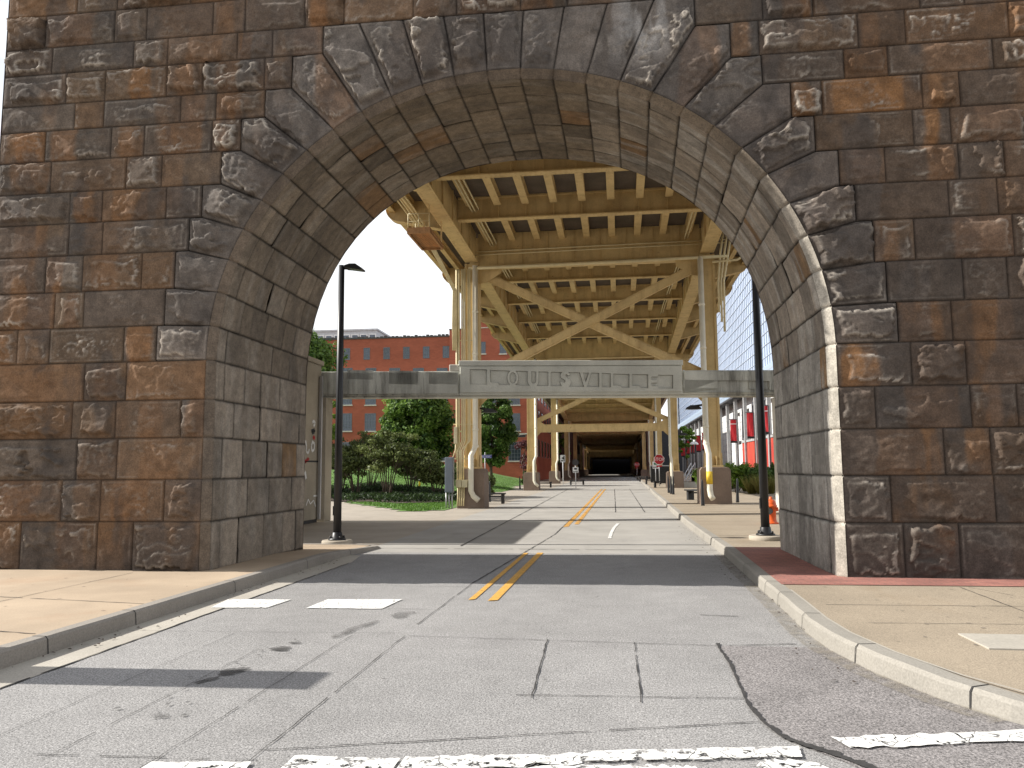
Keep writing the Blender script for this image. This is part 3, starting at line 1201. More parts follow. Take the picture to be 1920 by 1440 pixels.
KRr = [(14, -1.2), (8.5, 1.5), (5.5, 3.0), (3.7, 4.2), (2.85, 5.0), (2.45, 5.5), (2.21, 5.95), (1.99, 6.65), (1.86, 7.4), (1.83, 8.1), (1.86, 9.0),
       (1.88, 9.9), (1.91, 11.3), (1.99, 15.2), (1.98, 22), (2.08, 30), (2.20, 36), (2.4, 50), (2.6, 58), (3.0, 85), (3.85, 140), (3.9, 330)]


def zr(p):
    return .15 if p[1] > 6.2 else max(.09, .15 - (6.2 - p[1]) * .03)


_, kin = kerb('kerb', KRr[::-1], zr, 'kerb', w=.17, drop=.028)
kin = offset_path(KRr[::-1], .17)[::-1]
near = [p for p in kin if p[1] < 11.0]
near = [(p[0], p[1], zr(p) + .0015 if p[1] < 6.6 else .148) for p in near]
sheet('sidewalk', near + [(kin[[k for k, p in enumerate(kin) if p[1] < 11.0][-1] + 1][0], 11.3), (14, 11.3)], .148, 'sidewalk')
far = [(2.08, 11.3)] + [p for p in kin if 11.5 < p[1]]
sheet('far_sidewalk', far + [(19.5, 330), (19.5, 40), (19.5, 11.3)], .150, 'sidewalk')
sheet('brick_walk', [(2.04, 10.33), (9.0, 10.43), (9.0, 11.2), (2.98, 11.2), (2.98, 15.02), (2.16, 15.02)], .156, 'paver')
ln = MB()                                                      # pale sealant line between kerb and pavement
a_, b_ = offset_path([p for p in KRr if p[1] < 10.1][::-1], .165), offset_path([p for p in KRr if p[1] < 10.1][::-1], .187)
for i in range(len(a_) - 1):
    ln.add([(*a_[i], .157), (*a_[i + 1], .157), (*b_[i + 1], .157), (*b_[i], .157)], [(0, 1, 2, 3)])
tag(ln.build('sealant_line', 'cover'), kind='structure')
tag(MB().boxm(2.93, 3.75, 6.88, 7.45, .10, .160).build('utility_cover', 'cover', bevel=.004), 'flat pale rectangular utility cover set in the tan sidewalk', 'utility cover')

# joints and cracks
jn = MB()


def seam(p, q, w=.022, z=.008, jag=.006, step=.12):
    p, q = Vector((*p, 0)), Vector((*q, 0))
    d = (q - p)
    n = max(1, min(160, int(d.length / step)))
    s = Vector((-d.y, d.x, 0)).normalized()
    pr = None
    fz = .55 if max(p.y, q.y) < 12.6 and z < .1 else 1.0
    for k in range(n + 1):
        c = p + d * (k / n) + s * random.uniform(-jag, jag)
        ww = fz * w * random.uniform(.45, 1.2)
        cur = (c - s * ww / 2, c + s * ww / 2)
        if pr and random.random() > .04:
            jn.add([(*pr[0].to_2d(), z), (*cur[0].to_2d(), z), (*cur[1].to_2d(), z), (*pr[1].to_2d(), z)], [(0, 1, 2, 3)])
        pr = cur


seam((-2.03, 2.0), (-2.03, 7.64), .015)
seam((-2.05, 8.2), (-2.0, 11.2), .018)
seam((-2.0, 11.2), (-1.45, 19.5), .022)
seam((-1.45, 19.5), (-1.3, 30), .03)
seam((-2.58, 2.0), (-2.55, 7.6), .011)
seam((-3.2, 2.5), (-3.2, 7.0), .009)
seam((-3.75, 3), (-3.75, 7.6), .008)
seam((-4.55, 2), (-4.56, 13.4), .020)
seam((-4.9, 7.62), (-2.1, 7.75), .010)
seam((-1.98, 7.64), (.90, 7.48), .016)
seam((-.65, 7.62), (-.60, 5.68), .022)
seam((.16, 7.55), (.16, 5.66), .022)
seam((-.72, 5.76), (.88, 5.83), .018)
seam((-2.05, 4.50), (.88, 5.32), .020)
seam((-3.3, 4.3), (-2.0, 4.35), .014)
seam((-5, 9.2), (-2.0, 9.05), .010)
seam((-4.4, 10.85), (1.75, 10.80), .012)
seam((-1.6, 10.9), (-2.9, 9.3), .006)
seam((-4.8, 15.95), (1.95, 15.9), .035)
for y in (24.5, 29.3, 34, 40, 46, 53, 60):
    seam((-4.9, y), (2.0, y), .035 if y < 40 else .06, step=.5)
for x in (.05, 1.1, -3.2):
    seam((x, 29.3 if x > 0 else 16.5), (x * 1.1, 62), .035, step=.7)
for q in [(.90, 9.0, 1.3, 8.95), (1.0, 7.5, 1.6, 7.62)]:
    seam(q[:2], q[2:], .03)
seam((-5.15, 8.3), (-9, 8.9), .016, .155)
seam((-5.2, 6.7), (-9, 7.4), .016, .155)
seam((-5.1, 12.4), (-5.9, 12.5), .008, .155)
seam((4.2, 10.3), (4.6, 9.2), .008, .153)
seam((2.2, 8.9), (6, 9.0), .012, .153)
seam((2.2, 7.9), (6, 8.05), .010, .153)
seam((4.1, 10.3), (3.9, 5.0), .012, .153)
seam((-6.9, 10.8), (-6.9, 3), .012, .155)
for y in (17.5, 22, 27, 31, 37, 44, 52):
    seam((2.2, y), (6.5 if y < 40 else 12, y), .03, .155, step=.5)
tag(jn.build('road_joints', 'seam'), kind='structure')
# the broad broken crack where slab meets patch
ck = MB()
cp = [(.90, 7.56, .05), (.90, 7.2, .035), (.91, 6.9, .05), (.90, 6.5, .03), (.885, 6.1, .03), (.87, 5.72, .04), (.885, 5.45, .045), (.92, 5.22, .05), (.97, 5.02, .06), (1.06, 4.90, .07), (1.16, 4.80, .085),
      (1.27, 4.66, .085), (1.36, 4.52, .06), (1.5, 4.3, .05)]
pr = None
for (x0, y0, w0), (x1, y1, w1) in zip(cp[:-1], cp[1:]):
    for k in range(6):
        t = k / 6
        x, y, w = x0 + (x1 - x0) * t, y0 + (y1 - y0) * t, (w0 + (w1 - w0) * t)
        l_, r_ = random.uniform(.10, .3) * w, random.uniform(.15, .75) * w
        cur = ((x - l_, y - l_ * .5), (x + r_, y + r_ * .5))
        if pr:
            ck.add([(*pr[0], .012), (*cur[0], .012), (*cur[1], .012), (*pr[1], .012)], [(0, 1, 2, 3)])
        pr = cur
tag(ck.build('road_crack', 'seam'), kind='structure')
kj = MB()                                                      # open joints between the kerb stones
for path, w_, zf_, ys__ in ((KRr[::-1], .17, zr, (4.6, 5.75, 6.95, 8.35, 9.7, 10.6, 12.5, 14.6, 16.5, 18.4, 20.5, 23, 26, 29)), (KL, .15, lambda p: zl(p[1]), (2, 4.2, 6.6, 7.9, 10.1, 12.6, 14.6))):
    for yq in ys__:
        for a, b in zip(path[:-1], path[1:]):
            if min(a[1], b[1]) <= yq < max(a[1], b[1]):
                t = (yq - a[1]) / (b[1] - a[1])
                p = Vector((a[0] + (b[0] - a[0]) * t, yq))
                dd = (Vector(b) - Vector(a)).normalized()
                nn = Vector((-dd.y, dd.x))
                zz = zf_((p.x, p.y))
                pr_ = [(-.016, -.005), (-.004, zz - .022), (.020, zz + .0075), (w_, zz + .0075)]
                for (o0, z0), (o1, z1) in zip(pr_[:-1], pr_[1:]):
                    q = [p + nn * o0 - dd * .006, p + nn * o0 + dd * .006, p + nn * o1 + dd * .006, p + nn * o1 - dd * .006]
                    kj.add([(*q[0], z0), (*q[1], z0), (*q[2], z1), (*q[3], z1)], [(0, 1, 2, 3)])
                break
tag(kj.build('kerb_joints', 'seam'), kind='structure')


def blob(mb, c, rx, ry, z, n=26, seed=0, amp=.35, rot=0):
    p = []
    rr3 = random.Random(seed)
    ph = [rr3.uniform(0, 6.28) for _ in range(4)]
    for k in range(n):
        t = 2 * PI * k / n
        q = 1 + amp * (.5 * math.sin(2 * t + ph[0]) + .3 * math.sin(3 * t + ph[1]) + .25 * math.sin(5 * t + ph[2])) + rr3.uniform(-.06, .06)
        a, b = rx * q * math.cos(t), ry * q * math.sin(t)
        p.append((c[0] + a * math.cos(rot) - b * math.sin(rot), c[1] + a * math.sin(rot) + b * math.cos(rot), z))
    mb.add(p, [tuple(range(n))])


sb, sf = MB(), MB()
blob(sb, (-3.05, 6.17), .075, .15, .012, seed=1, rot=-.2)
blob(sb, (-3.12, 5.90), .035, .10, .0125, seed=2, rot=-.4)
blob(sb, (-3.0, 6.98), .075, .10, .012, seed=3, rot=-.4)
blob(sb, (-2.97, 7.22), .055, .03, .012, seed=4)
for k in range(26):
    blob(sb if k % 3 == 0 else sf, (-3.05 + random.gauss(0, .16), random.uniform(5.0, 7.5)), random.uniform(.006, .022), random.uniform(.008, .03), .0125 + .0002 * k, n=10, seed=k + 10)
blob(sf, (-2.62, 7.9), .07, .38, .012, seed=5, amp=.5, rot=-.25)
blob(sf, (-2.35, 8.7), .13, .16, .0122, seed=6, amp=.5)
blob(sf, (-2.98, 5.03), .05, .06, .0121, seed=7, amp=.5)
for k in range(46):
    blob(sb if k % 3 == 0 else sf, (random.uniform(-1.9, 1.7), random.uniform(4.9, 14)), random.uniform(.005, .018), random.uniform(.005, .016), .0135 + .0001 * k, n=8, seed=k + 60)
gt = MB()                                                      # grit that gathers in the gutter
gp = [p for p in KRr if 5 < p[1] < 16]
ga, gb = offset_path(gp[::-1], -.02), offset_path(gp[::-1], -.19)
for i in range(len(ga) - 1):
    gt.add([(*ga[i], .0148), (*ga[i + 1], .0148), (*gb[i + 1], .0148), (*gb[i], .0148)], [(0, 1, 2, 3)])
tag(gt.build('gutter_grit', 'grit'), kind='structure')
for k in range(90):                                            # gum and drips on the pavements
    if k % 2:
        blob(sf, (random.uniform(2.3, 5.2), random.uniform(6.4, 10.2)), random.uniform(.008, .03), random.uniform(.008, .03), .1535 + .00003 * k, n=9, seed=k + 300)
    else:
        blob(sf, (random.uniform(-9.5, -5.2), random.uniform(5.5, 10.9)), random.uniform(.008, .03), random.uniform(.008, .03), .1535 + .00003 * k, n=9, seed=k + 300)
tag(sb.build('oil_stains', 'stain'), kind='structure')
tag(sf.build('faint_oil_stains', 'faint_stain'), kind='structure')

# painted markings
mk = MB()


def ragged(mb, pts, z, n=14, j=.02):
    """quad a-b-c-d with torn edges"""
    a, b, c, d = [Vector(p) for p in pts]
    bot = [a.lerp(b, k / n) for k in range(n + 1)]
    top = [d.lerp(c, k / n) for k in range(n + 1)]
    for k in range(n + 1):
        bot[k] = bot[k] + Vector((0, random.uniform(-j, j) * .5))
        top[k] = top[k] + Vector((0, random.uniform(-j, j) * .5))
    for k in range(n):
        mb.add([(*bot[k], z), (*bot[k + 1], z), (*top[k + 1], z), (*top[k], z)], [(0, 1, 2, 3)])


ragged(mk, [(-4.72, 8.95), (-4.05, 9.0), (-4.0, 9.58), (-4.8, 9.55)], .009)
ragged(mk, [(-3.58, 9.02), (-2.68, 9.05), (-2.62, 9.72), (-3.55, 9.65)], .009)
tag(mk.build('crosswalk_marking', 'white'), kind='structure')
mk = MB()
ragged(mk, [(-2.55, 4.0), (-1.95, 4.02), (-2.0, 4.30), (-2.55, 4.23)], .016)
ragged(mk, [(-1.80, 4.16), (-1.2, 4.2), (-1.2, 4.43), (-1.8, 4.42)], .016)
ragged(mk, [(-1.18, 4.24), (-.2, 4.46), (-.2, 4.62), (-1.18, 4.47)], .016, j=.05)
ragged(mk, [(-.2, 4.50), (1.0, 4.70), (1.02, 4.87), (-.2, 4.66)], .016)
ragged(mk, [(-.55, 4.20), (.1, 4.27), (.1, 4.45), (-.5, 4.42)], .016, j=.06)
ragged(mk, [(.05, 4.25), (.45, 4.33), (.4, 4.50), (.1, 4.46)], .016, j=.06)
ragged(mk, [(.62, 4.33), (1.2, 4.40), (1.05, 4.62), (.78, 4.66)], .016, j=.05)
tag(mk.build('stop_line', 'white_worn'), kind='structure')
mk = MB()
ragged(mk, [(1.30, 4.86), (2.0, 5.02), (2.0, 5.20), (1.24, 5.04)], .016, j=.05)
ragged(mk, [(2.0, 5.03), (3.1, 5.25), (3.0, 5.45), (1.98, 5.19)], .016, j=.02)
tag(mk.build('stop_line', 'white'), kind='structure')
mk = MB()
for a, b, w in [((-1.80, 9.75), (-1.72, 15.2), .078), ((-1.55, 9.7), (-1.47, 15.25), .115)]:
    mk.add([(a[0], a[1], .009), (a[0] + w, a[1] + .06, .009), (b[0] + w, b[1], .009), (b[0], b[1], .009)], [(0, 1, 2, 3)])
tag(mk.build('lane_marking', 'yellow'), kind='structure')
mk = MB()
for a, b, w in [((-1.40, 22), (-.98, 62), .13), ((-1.15, 23), (-.72, 62), .13)]:
    mk.add([(a[0], a[1], .009), (a[0] + w, a[1], .009), (b[0] + w, b[1], .009), (b[0], b[1], .009)], [(0, 1, 2, 3)])
tag(mk.build('lane_marking', 'yellow_worn'), kind='structure')
mk = MB()
wp = [onz(1143, 1010, 0), onz(1146, 1000, 0), onz(1151, 990, 0), onz(1159, 982, 0)]
for a, b in zip(wp[:-1], wp[1:]):
    mk.add([(a.x - .04, a.y, .009), (a.x + .04, a.y, .009), (b.x + .04, b.y, .009), (b.x - .04, b.y, .009)], [(0, 1, 2, 3)])
tag(mk.build('survey_mark', 'white'), kind='structure')

# small loose leaves and grit along the kerbs
lt = MB()
for k in range(150):
    if random.random() < .6:
        y = random.uniform(6.2, 22)
        x = 1.9 - abs(random.gauss(0, .16))
        if y < 8:
            x = 1.75 - abs(random.gauss(0, .15))
    else:
        x, y = -4.95 + abs(random.gauss(0, .12)), random.uniform(6, 14)
    s_ = random.uniform(.008, .022)
    a = random.uniform(0, 6.28)
    lt.add([(x + s_ * math.cos(a + q), y + s_ * math.sin(a + q), .016 + (q % 2) * .006) for q in (0, 1.6, 3.1, 4.7)], [(0, 1, 2, 3)])
tag(lt.build('leaf_litter', 'mulch'), kind='stuff')
#PART2
# ------------------------------------------------------------------ concrete gateway with the town name
GA, GB = ony(575, 705, 24.0), ony(1450, 728, 26.3)
GA = Vector((-9.75, 23.98, 0))
GB = Vector((5.55, 26.36, 0))
GD = (GB - GA).normalized()
GN = Vector((GD.y, -GD.x, 0))                                  # toward the street in front
GL = (GB - GA).length
gate = empty('concrete_gateway', GA, 'pale concrete beam on two piers spanning the street, the town name in sunken panels', 'gateway')


def gpt(s, d, z):
    """s along the beam, d in front of its face, z up"""
    p = GA + GD * s + GN * d
    return (p.x, p.y, z)


def gpx(x, y):
    """pixel of the photograph on the beam's front face -> (s, z)"""
    d = ray(x, y)
    t = (GA - EYEP).dot(GN) / d.dot(GN)
    p = EYEP + d * t
    return ((p - GA).dot(GD), p.z)


def gbox(mb, s0, s1, d0, d1, z0, z1):
    mb.add([gpt(s, d, z) for z in (z0, z1) for s, d in ((s0, d0), (s1, d0), (s1, d1), (s0, d1))],
           [(0, 3, 2, 1), (4, 5, 6, 7), (0, 1, 5, 4), (1, 2, 6, 5), (2, 3, 7, 6), (3, 0, 4, 7)])


zb = (gpx(641, 736)[1] + gpx(1440, 752)[1]) / 2
zt = (gpx(700, 686)[1] + gpx(1400, 704)[1]) / 2
sc0, sc1 = gpx(862, 700)[0], gpx(1279, 710)[0]
zc_ = (gpx(870, 670)[1] + gpx(1270, 682)[1]) / 2
g = MB()
gbox(g, 0, sc0, -.62, 0, zb + .06, zt)
gbox(g, sc0, sc1, -.66, .04, zb + .06, zc_ - .03)
gbox(g, sc1, GL, -.62, 0, zb + .06, zt)
gbox(g, .01, GL - .01, -.56, -.06, zb, zb + .06)
g.build('beam', 'gate', gate, bevel=.025)
g = MB()
gbox(g, sc0 - .03, sc1 + .03, -.70, .085, zc_ - .17, zc_)
g.build('coping', 'gate', gate, bevel=.02)
g = MB()
gbox(g, sc0 - .34, sc0, -.60, -.02, zt, zt + .22)
g.build('end_block', 'pier_pale', gate, bevel=.03)


def plate(name, outer, holes, depth, d, mat):
    """flat slab with openings, its back on the face"""
    cu = bpy.data.curves.new(name, 'CURVE')
    cu.dimensions = '2D'
    cu.fill_mode = 'BOTH'
    cu.extrude = depth / 2
    for poly in [outer] + holes:
        sp = cu.splines.new('POLY')
        sp.points.add(len(poly) - 1)
        for q, (a, b) in zip(sp.points, poly):
            q.co = (a, b, 0, 1)
        sp.use_cyclic_u = True
    tmp = bpy.data.objects.new(name, cu)
    COL.objects.link(tmp)
    dg = bpy.context.evaluated_depsgraph_get()
    me = bpy.data.meshes.new_from_object(tmp.evaluated_get(dg))
    bpy.data.objects.remove(tmp)
    mb = MB()
    mb.add([gpt(v.co.x, d + depth / 2 + v.co.z, v.co.y) for v in me.vertices], [tuple(p.vertices) for p in me.polygons])
    bpy.data.meshes.remove(me)
    return mb


def u2(u, v):
    return gpx(840 + u / 4.174, 640 + v / 4.171)


def ell(cx, cy, rx, ry, t0=0, t1=360, n=20):
    return [u2(cx + rx * math.cos(math.radians(t0 + (t1 - t0) * k / (n - 1))), cy + ry * math.sin(math.radians(t0 + (t1 - t0) * k / (n - 1)))) for k in range(n)]


P_ = lambda *a: [u2(*q) for q in a]
holes = [
    P_((172, 221), (305, 223), (305, 339), (172, 336)),
    P_((329, 228), (487, 232)) + ell(507, 288, 43, 60, 245, 125, 12) + P_((482, 343), (400, 342), (394, 324), (331, 321)),
    ell(507, 288, 26, 43, 0, 345, 22),
    P_((530, 233), (622, 236), (622, 318), (630, 338), (640, 349), (533, 345)) + ell(507, 288, 43, 60, 60, -55, 12),
    P_((650, 238), (689, 239), (689, 308)) + ell(669, 308, 20, 24, 10, 170, 8) + P_((650, 306)),
    P_((708, 239), (784, 241), (784, 350), (694, 349), (703, 338), (708, 318)),
    P_((804, 241), (893, 244), (882, 255), (878, 272), (884, 288), (905, 300), (917, 309), (914, 322), (904, 326), (893, 316), (876, 318), (880, 336), (890, 352), (804, 350)),
    P_((938, 244), (1030, 246), (1062, 357), (945, 355), (958, 340), (962, 316), (954, 300), (932, 286), (918, 276), (920, 262), (930, 262), (938, 270), (956, 267), (950, 252)),
    P_((1054, 247), (1101, 248), (1076, 322)),
    P_((1120, 248), (1180, 250), (1180, 359), (1086, 357)),
    P_((1202, 250), (1270, 252), (1270, 362), (1202, 360)),
    P_((1290, 256), (1416, 258), (1416, 365), (1356, 364), (1350, 349), (1290, 346)),
    P_((1438, 258), (1563, 261), (1563, 368), (1505, 367), (1499, 352), (1438, 348)),
    P_((1588, 278), (1640, 279), (1640, 264), (1757, 266), (1757, 371), (1642, 369), (1642, 352), (1588, 350), (1588, 326), (1632, 327), (1632, 304), (1588, 303)),
]
oz0, oz1 = zb + .15, zc_ - .20
pl = plate('name_panel', [(sc0 + .03, oz0), (sc1 - .03, oz0), (sc1 - .03, oz1), (sc0 + .03, oz1)], holes, .05, .04, 'gate')
pl.build('name_panel', 'gate', gate)
M['recess_shade'] = basic('recess_shade_paint', (.085, .080, .068), .95, var=.3, vs=9)
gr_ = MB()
for hpoly in holes:                                            # dark bars painted in for the shade along every sunken panel's edge
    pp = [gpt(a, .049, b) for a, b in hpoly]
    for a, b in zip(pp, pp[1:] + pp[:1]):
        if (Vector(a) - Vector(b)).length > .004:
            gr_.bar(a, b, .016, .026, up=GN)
gr_.build('panel_shade_lines', 'recess_shade', gate)


def rect(x0, y0, x1, y1):
    return [gpx(x0, y0), gpx(x1, y0 + (x1 - x0) * .022), gpx(x1, y1 + (x1 - x0) * .022), gpx(x0, y1)]


for rs in ([rect(652, 694, 700, 711), rect(730, 695, 784, 720), rect(805, 698, 859, 720)], [rect(1281, 712, 1345, 727), rect(1404, 714, 1442, 730)]):
    xs = [q[0] for r_ in rs for q in r_]
    a0, a1 = (.1, sc0 - .06) if min(xs) < sc0 else (sc1 + .06, GL - .1)
    plate('side_panel', [(a0, zb + .12), (a1, zb + .12), (a1, zt - .05), (a0, zt - .05)], [r_ for r_ in rs], .05, .0, 'gate').build('side_panel', 'gate', gate)
# the painted shade lines of the openings are geometry: drip edge under the beam
# piers
g = MB().boxm(5.30, 6.0, 26.20, 27.2, 0, zb)
g.build('pier', 'pier_pale', gate, bevel=.02)
g = MB().boxm(-9.55, -9.0, 24.0, 24.6, 0, zb + .005)
g.build('pier', 'pier', gate, bevel=.02)

# flood wall running back from the arch to the gateway, spray-painted
fw_ = empty('concrete_flood_wall', (-9.4, 20, 0), 'stained concrete wall panel with spray-painted scrawls beside the left gateway pier', 'flood wall')
MB().boxm(-9.75, -9.14, 16.9, 23.92, .10, 4.90).build('wall_panel', 'pier', fw_, bevel=.02)
MB().boxm(-9.70, -9.20, 16.95, 23.9, -.02, .10).build('footing', 'black_soft', fw_)
MB().boxm(-9.82, -9.06, 16.85, 23.95, 4.90, 5.05).build('coping', 'pier', fw_, bevel=.03)
MB().boxm(-9.10, -9.02, 23.66, 23.76, .1, 4.55).build('slot_channel', 'galv', fw_)
MB().boxm(-9.14, -9.128, 16.9, 23.9, 1.85, 1.90).build('panel_joint', 'seam', fw_)


def scrawl(name, pxs, w, mat):
    mb = MB()
    pts = [onx(x, y, -9.128) for x, y in pxs]
    for a, b in zip(pts[:-1], pts[1:]):
        d = (b - a)
        if d.length < 1e-4:
            continue
        sdv = Vector((0, -d.z, d.y)).normalized() * (w / 2)
        mb.add([a - sdv, b - sdv, b + sdv, a + sdv], [(0, 1, 2, 3)])
    mb.build(name, mat, fw_)


scrawl('spray_mark', [(586, 792), (589, 789), (591, 794), (588, 799)], .09, 'graffiti_white')
scrawl('spray_mark', [(573, 826), (575, 838), (574, 846), (578, 850), (580, 842)], .07, 'graffiti_white')
scrawl('spray_mark', [(585, 828), (590, 832), (589, 843), (585, 846), (584, 836), (586, 828)], .08, 'graffiti_white')
scrawl('spray_mark', [(587, 822), (589, 818), (590, 824)], .10, 'graffiti_red')
scrawl('spray_mark', [(571, 864), (580, 860), (572, 868), (578, 858)], .05, 'graffiti_red')
scrawl('spray_mark', [(585, 812), (590, 810), (590, 806), (584, 808)], .10, 'graffiti_black')
scrawl('spray_mark', [(572, 884), (574, 898)], .12, 'graffiti_white')
scrawl('spray_mark', [(588, 930), (598, 929), (595, 948)], .05, 'graffiti_white')
scrawl('spray_mark', [(574, 948), (578, 936), (582, 945), (588, 938), (592, 950)], .04, 'graffiti_white')

# ------------------------------------------------------------------ elevated viaduct
via = empty('elevated_viaduct', (-1, 33, 0), 'cream painted steel viaduct carrying a road deck on braced columns above the street', 'viaduct')


def xl(y):
    return -5.87 - .008 * (min(y, 115) - 33)


def xr(y):
    return 4.03 + .016 * (min(y, 112) - 33)


def zd(y):
    return 10.85 if y < 46 else 10.85 - .030 * (y - 46)


XO, XI = -8.45, 6.75                                          # deck edges
PAN = 5.26
ybent = [33 + 26.3 * k for k in range(9)]
yend = 262
ybeam = [17.6, 23.9, 28.3] + [33 + PAN * k for k in range(1, int((yend - 33) / PAN) + 1)]
ybeam = [y for y in ybeam if min(abs(y - b) for b in ybent) > 1]
# deck slab as a bent ribbon
seg = [16.1] + [22.5, 33, 46, 60, 90, 130, 142.9, 143, 180, 230, yend]
sv, sf_ = [], []
for y in seg:
    z = zd(y)
    xo1, xo2 = (XO, XI) if y < 143 else (xl(y) - .5, xr(y) + .5)
    sv += [(xo1, y, z + .87), (xo2, y, z + .87), (xo2, y, z + 1.2), (xo1, y, z + 1.2)]
for i in range(len(seg) - 1):
    a = i * 4
    sf_ += [(a + k, a + (k + 1) % 4, a + 4 + (k + 1) % 4, a + 4 + k) for k in range(4)]
sf_ += [(0, 1, 2, 3), (len(sv) - 4, len(sv) - 1, len(sv) - 2, len(sv) - 3)]
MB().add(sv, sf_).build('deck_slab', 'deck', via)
for x0, x1 in ((XO - .02, XO + .28), (XI - .28, XI + .02)):
    sv, sf_ = [], []
    pseg = [q for q in seg if q < 143]
    for y in pseg:
        z = zd(y)
        sv += [(x0, y, z + .82), (x1, y, z + .82), (x1, y, z + 2.1), (x0, y, z + 2.1)]
    for i in range(len(pseg) - 1):
        a = i * 4
        sf_ += [(a + k, a + (k + 1) % 4, a + 4 + (k + 1) % 4, a + 4 + k) for k in range(4)]
    sf_ += [(0, 1, 2, 3), (len(sv) - 4, len(sv) - 1, len(sv) - 2, len(sv) - 3)]
    MB().add(sv, sf_).build('parapet', 'deck_edge', via)


def ibeam(mb, a, b, depth, bf, tf=.03, tw=.03):
    """a, b are points on the underside centre line; flanges bottom and top"""
    a, b = Vector(a), Vector(b)
    u = Vector((0, 0, 1))
    mb.bar(a + u * tf / 2, b + u * tf / 2, bf, tf)
    mb.bar(a + u * (tf + (depth - tf) / 2), b + u * (tf + (depth - tf) / 2), tw, depth - tf)
    mb.bar(a + u * (depth - tf / 2), b + u * (depth - tf / 2), bf - .01, tf)


for y in ybeam:
    z = zd(y)
    mb = MB()
    ibeam(mb, (xl(y) + .25, y, z), (xr(y) - .25, y, z), .87, .34, .045)
    if y < 60:
        for k in range(1, 9):                                  # web stiffeners
            x = xl(y) + .25 + (xr(y) - xl(y) - .5) * k / 9 + .5
            if x < xr(y) - .4:
                mb.boxm(x - .012, x + .012, y - .14, y + .14, z + .05, z + .5)
        # rivet rows along the flange
        for k in range(int((xr(y) - xl(y)) / .16)):
            for q in (-.11, .11):
                x = xl(y) + .35 + k * .16
                if x < xr(y) - .35 and y < 40:
                    mb.boxm(x - .018, x + .018, y + q - .018, y + q + .018, z - .014, z + .001)
    mb.build('floor_beam', 'steel', via)

NS = 9
for i in range(NS):
    t = (i + .5) / NS
    ys_ = [16.3, 23.9, 28.3, 33, 38.26, 43.5, 48.8, 54.0, 59.3, 120, 190, yend]
    for y0, y1 in zip(ys_[:-1], ys_[1:]):
        xa, xb = xl(y0) + .2 + (xr(y0) - xl(y0) - .4) * t, xl(y1) + .2 + (xr(y1) - xl(y1) - .4) * t
        if y0 < 59:
            mb = MB()
            ibeam(mb, (xa, y0 + .18, zd(y0) + .50), (xb, y1 - .18, zd(y1) + .50), .37, .27, .035, .06)
            mb.build('stringer', 'steel', via)
for i in range(NS):
    t = (i + .5) / NS
    mb = MB()
    for y0, y1 in zip((59.3, 120, 190), (120, 190, yend)):
        xa, xb = xl(y0) + .2 + (xr(y0) - xl(y0) - .4) * t, xl(y1) + .2 + (xr(y1) - xl(y1) - .4) * t
        ibeam(mb, (xa, y0 + .3, zd(y0) + .50), (xb, y1 - .3, zd(y1) + .50), .37, .27, .035, .06)
    mb.build('stringer', 'steel', via)

# side girders between bents
yb2 = [16.2] + ybent
for fx in (xl, xr):
    for y0, y1 in zip(yb2[:-1], yb2[1:]):
        mb = MB()
        a, b = Vector((fx(y0), y0 + .32, zd(y0) - .40)), Vector((fx(y1), y1 - .32, zd(y1) - .40))
        u = Vector((0, 0, 1))
        mb.bar(a + u * .03, b + u * .03, .56, .06)
        mb.bar(a + u * .66, b + u * .66, .40, 1.20)
        n = int((y1 - y0) / 1.75)
        if y0 < 60:
            for k in range(1, n):
                p = a.lerp(b, k / n)
                mb.boxm(p.x - .265, p.x + .265, p.y - .015, p.y + .015, p.z + .06, p.z + 1.25)
            for k in range(int((y1 - y0) / .3)):
                p = a.lerp(b, k / ((y1 - y0) / .3))
                for q in (-.2, .2):
                    mb.boxm(p.x + q - .02, p.x + q + .02, p.y - .02, p.y + .02, p.z - .015, p.z + .001)
        mb.build('side_girder', 'steel', via)

# overhanging brackets with rounded ends
for y in [q for q in ybeam if q < 90]:
    z = zd(y)
    for sgn, xg, xt in ((-1, xl(y) - .28, XO + .10), (1, xr(y) + .28, XI - .10)):
        ln_ = abs(xt - xg)
        P2 = [(0, -.30), (ln_ * .35, -.12), (ln_ - .62, .06)]
        for k in range(9):
            t = -PI / 2 + PI / 2 * k / 8
            P2.append((ln_ - .62 + .62 * math.cos(t), .60 + .54 * math.sin(t)))
        P2 += [(ln_, .86), (0, .86)]
        mb = MB()
        mb.prism(P2, lambda a, b, d: (xg + sgn * a, y + d, z + b), -.03, .03)
        ru = P2[:-2]
        for (a0, b0), (a1, b1) in zip(ru[:-1], ru[1:]):        # curved flange
            mb.add([(xg + sgn * a0, y - .17, z + b0 - .03), (xg + sgn * a1, y - .17, z + b1 - .03), (xg + sgn * a1, y + .17, z + b1 - .03), (xg + sgn * a0, y + .17, z + b0 - .03),
                    (xg + sgn * a0, y - .17, z + b0), (xg + sgn * a1, y - .17, z + b1), (xg + sgn * a1, y + .17, z + b1), (xg + sgn * a0, y + .17, z + b0)],
                   [(0, 3, 2, 1), (4, 5, 6, 7), (0, 1, 5, 4), (1, 2, 6, 5), (2, 3, 7, 6), (3, 0, 4, 7)])
        mb.build('overhang_bracket', 'steel', via)
# outer stringers under the overhang
for sgn, xo in ((-1, XO + 1.1), (1, XI - 1.1), (-1, XO + .35), (1, XI - .35)):
    mb = MB()
    for y0, y1 in zip((16.2, 46), (46, 90)):
        ibeam(mb, (xo, y0, zd(y0) + .45), (xo, y1, zd(y1) + .45), .41, .2)
    mb.build('outer_stringer', 'steel', via)

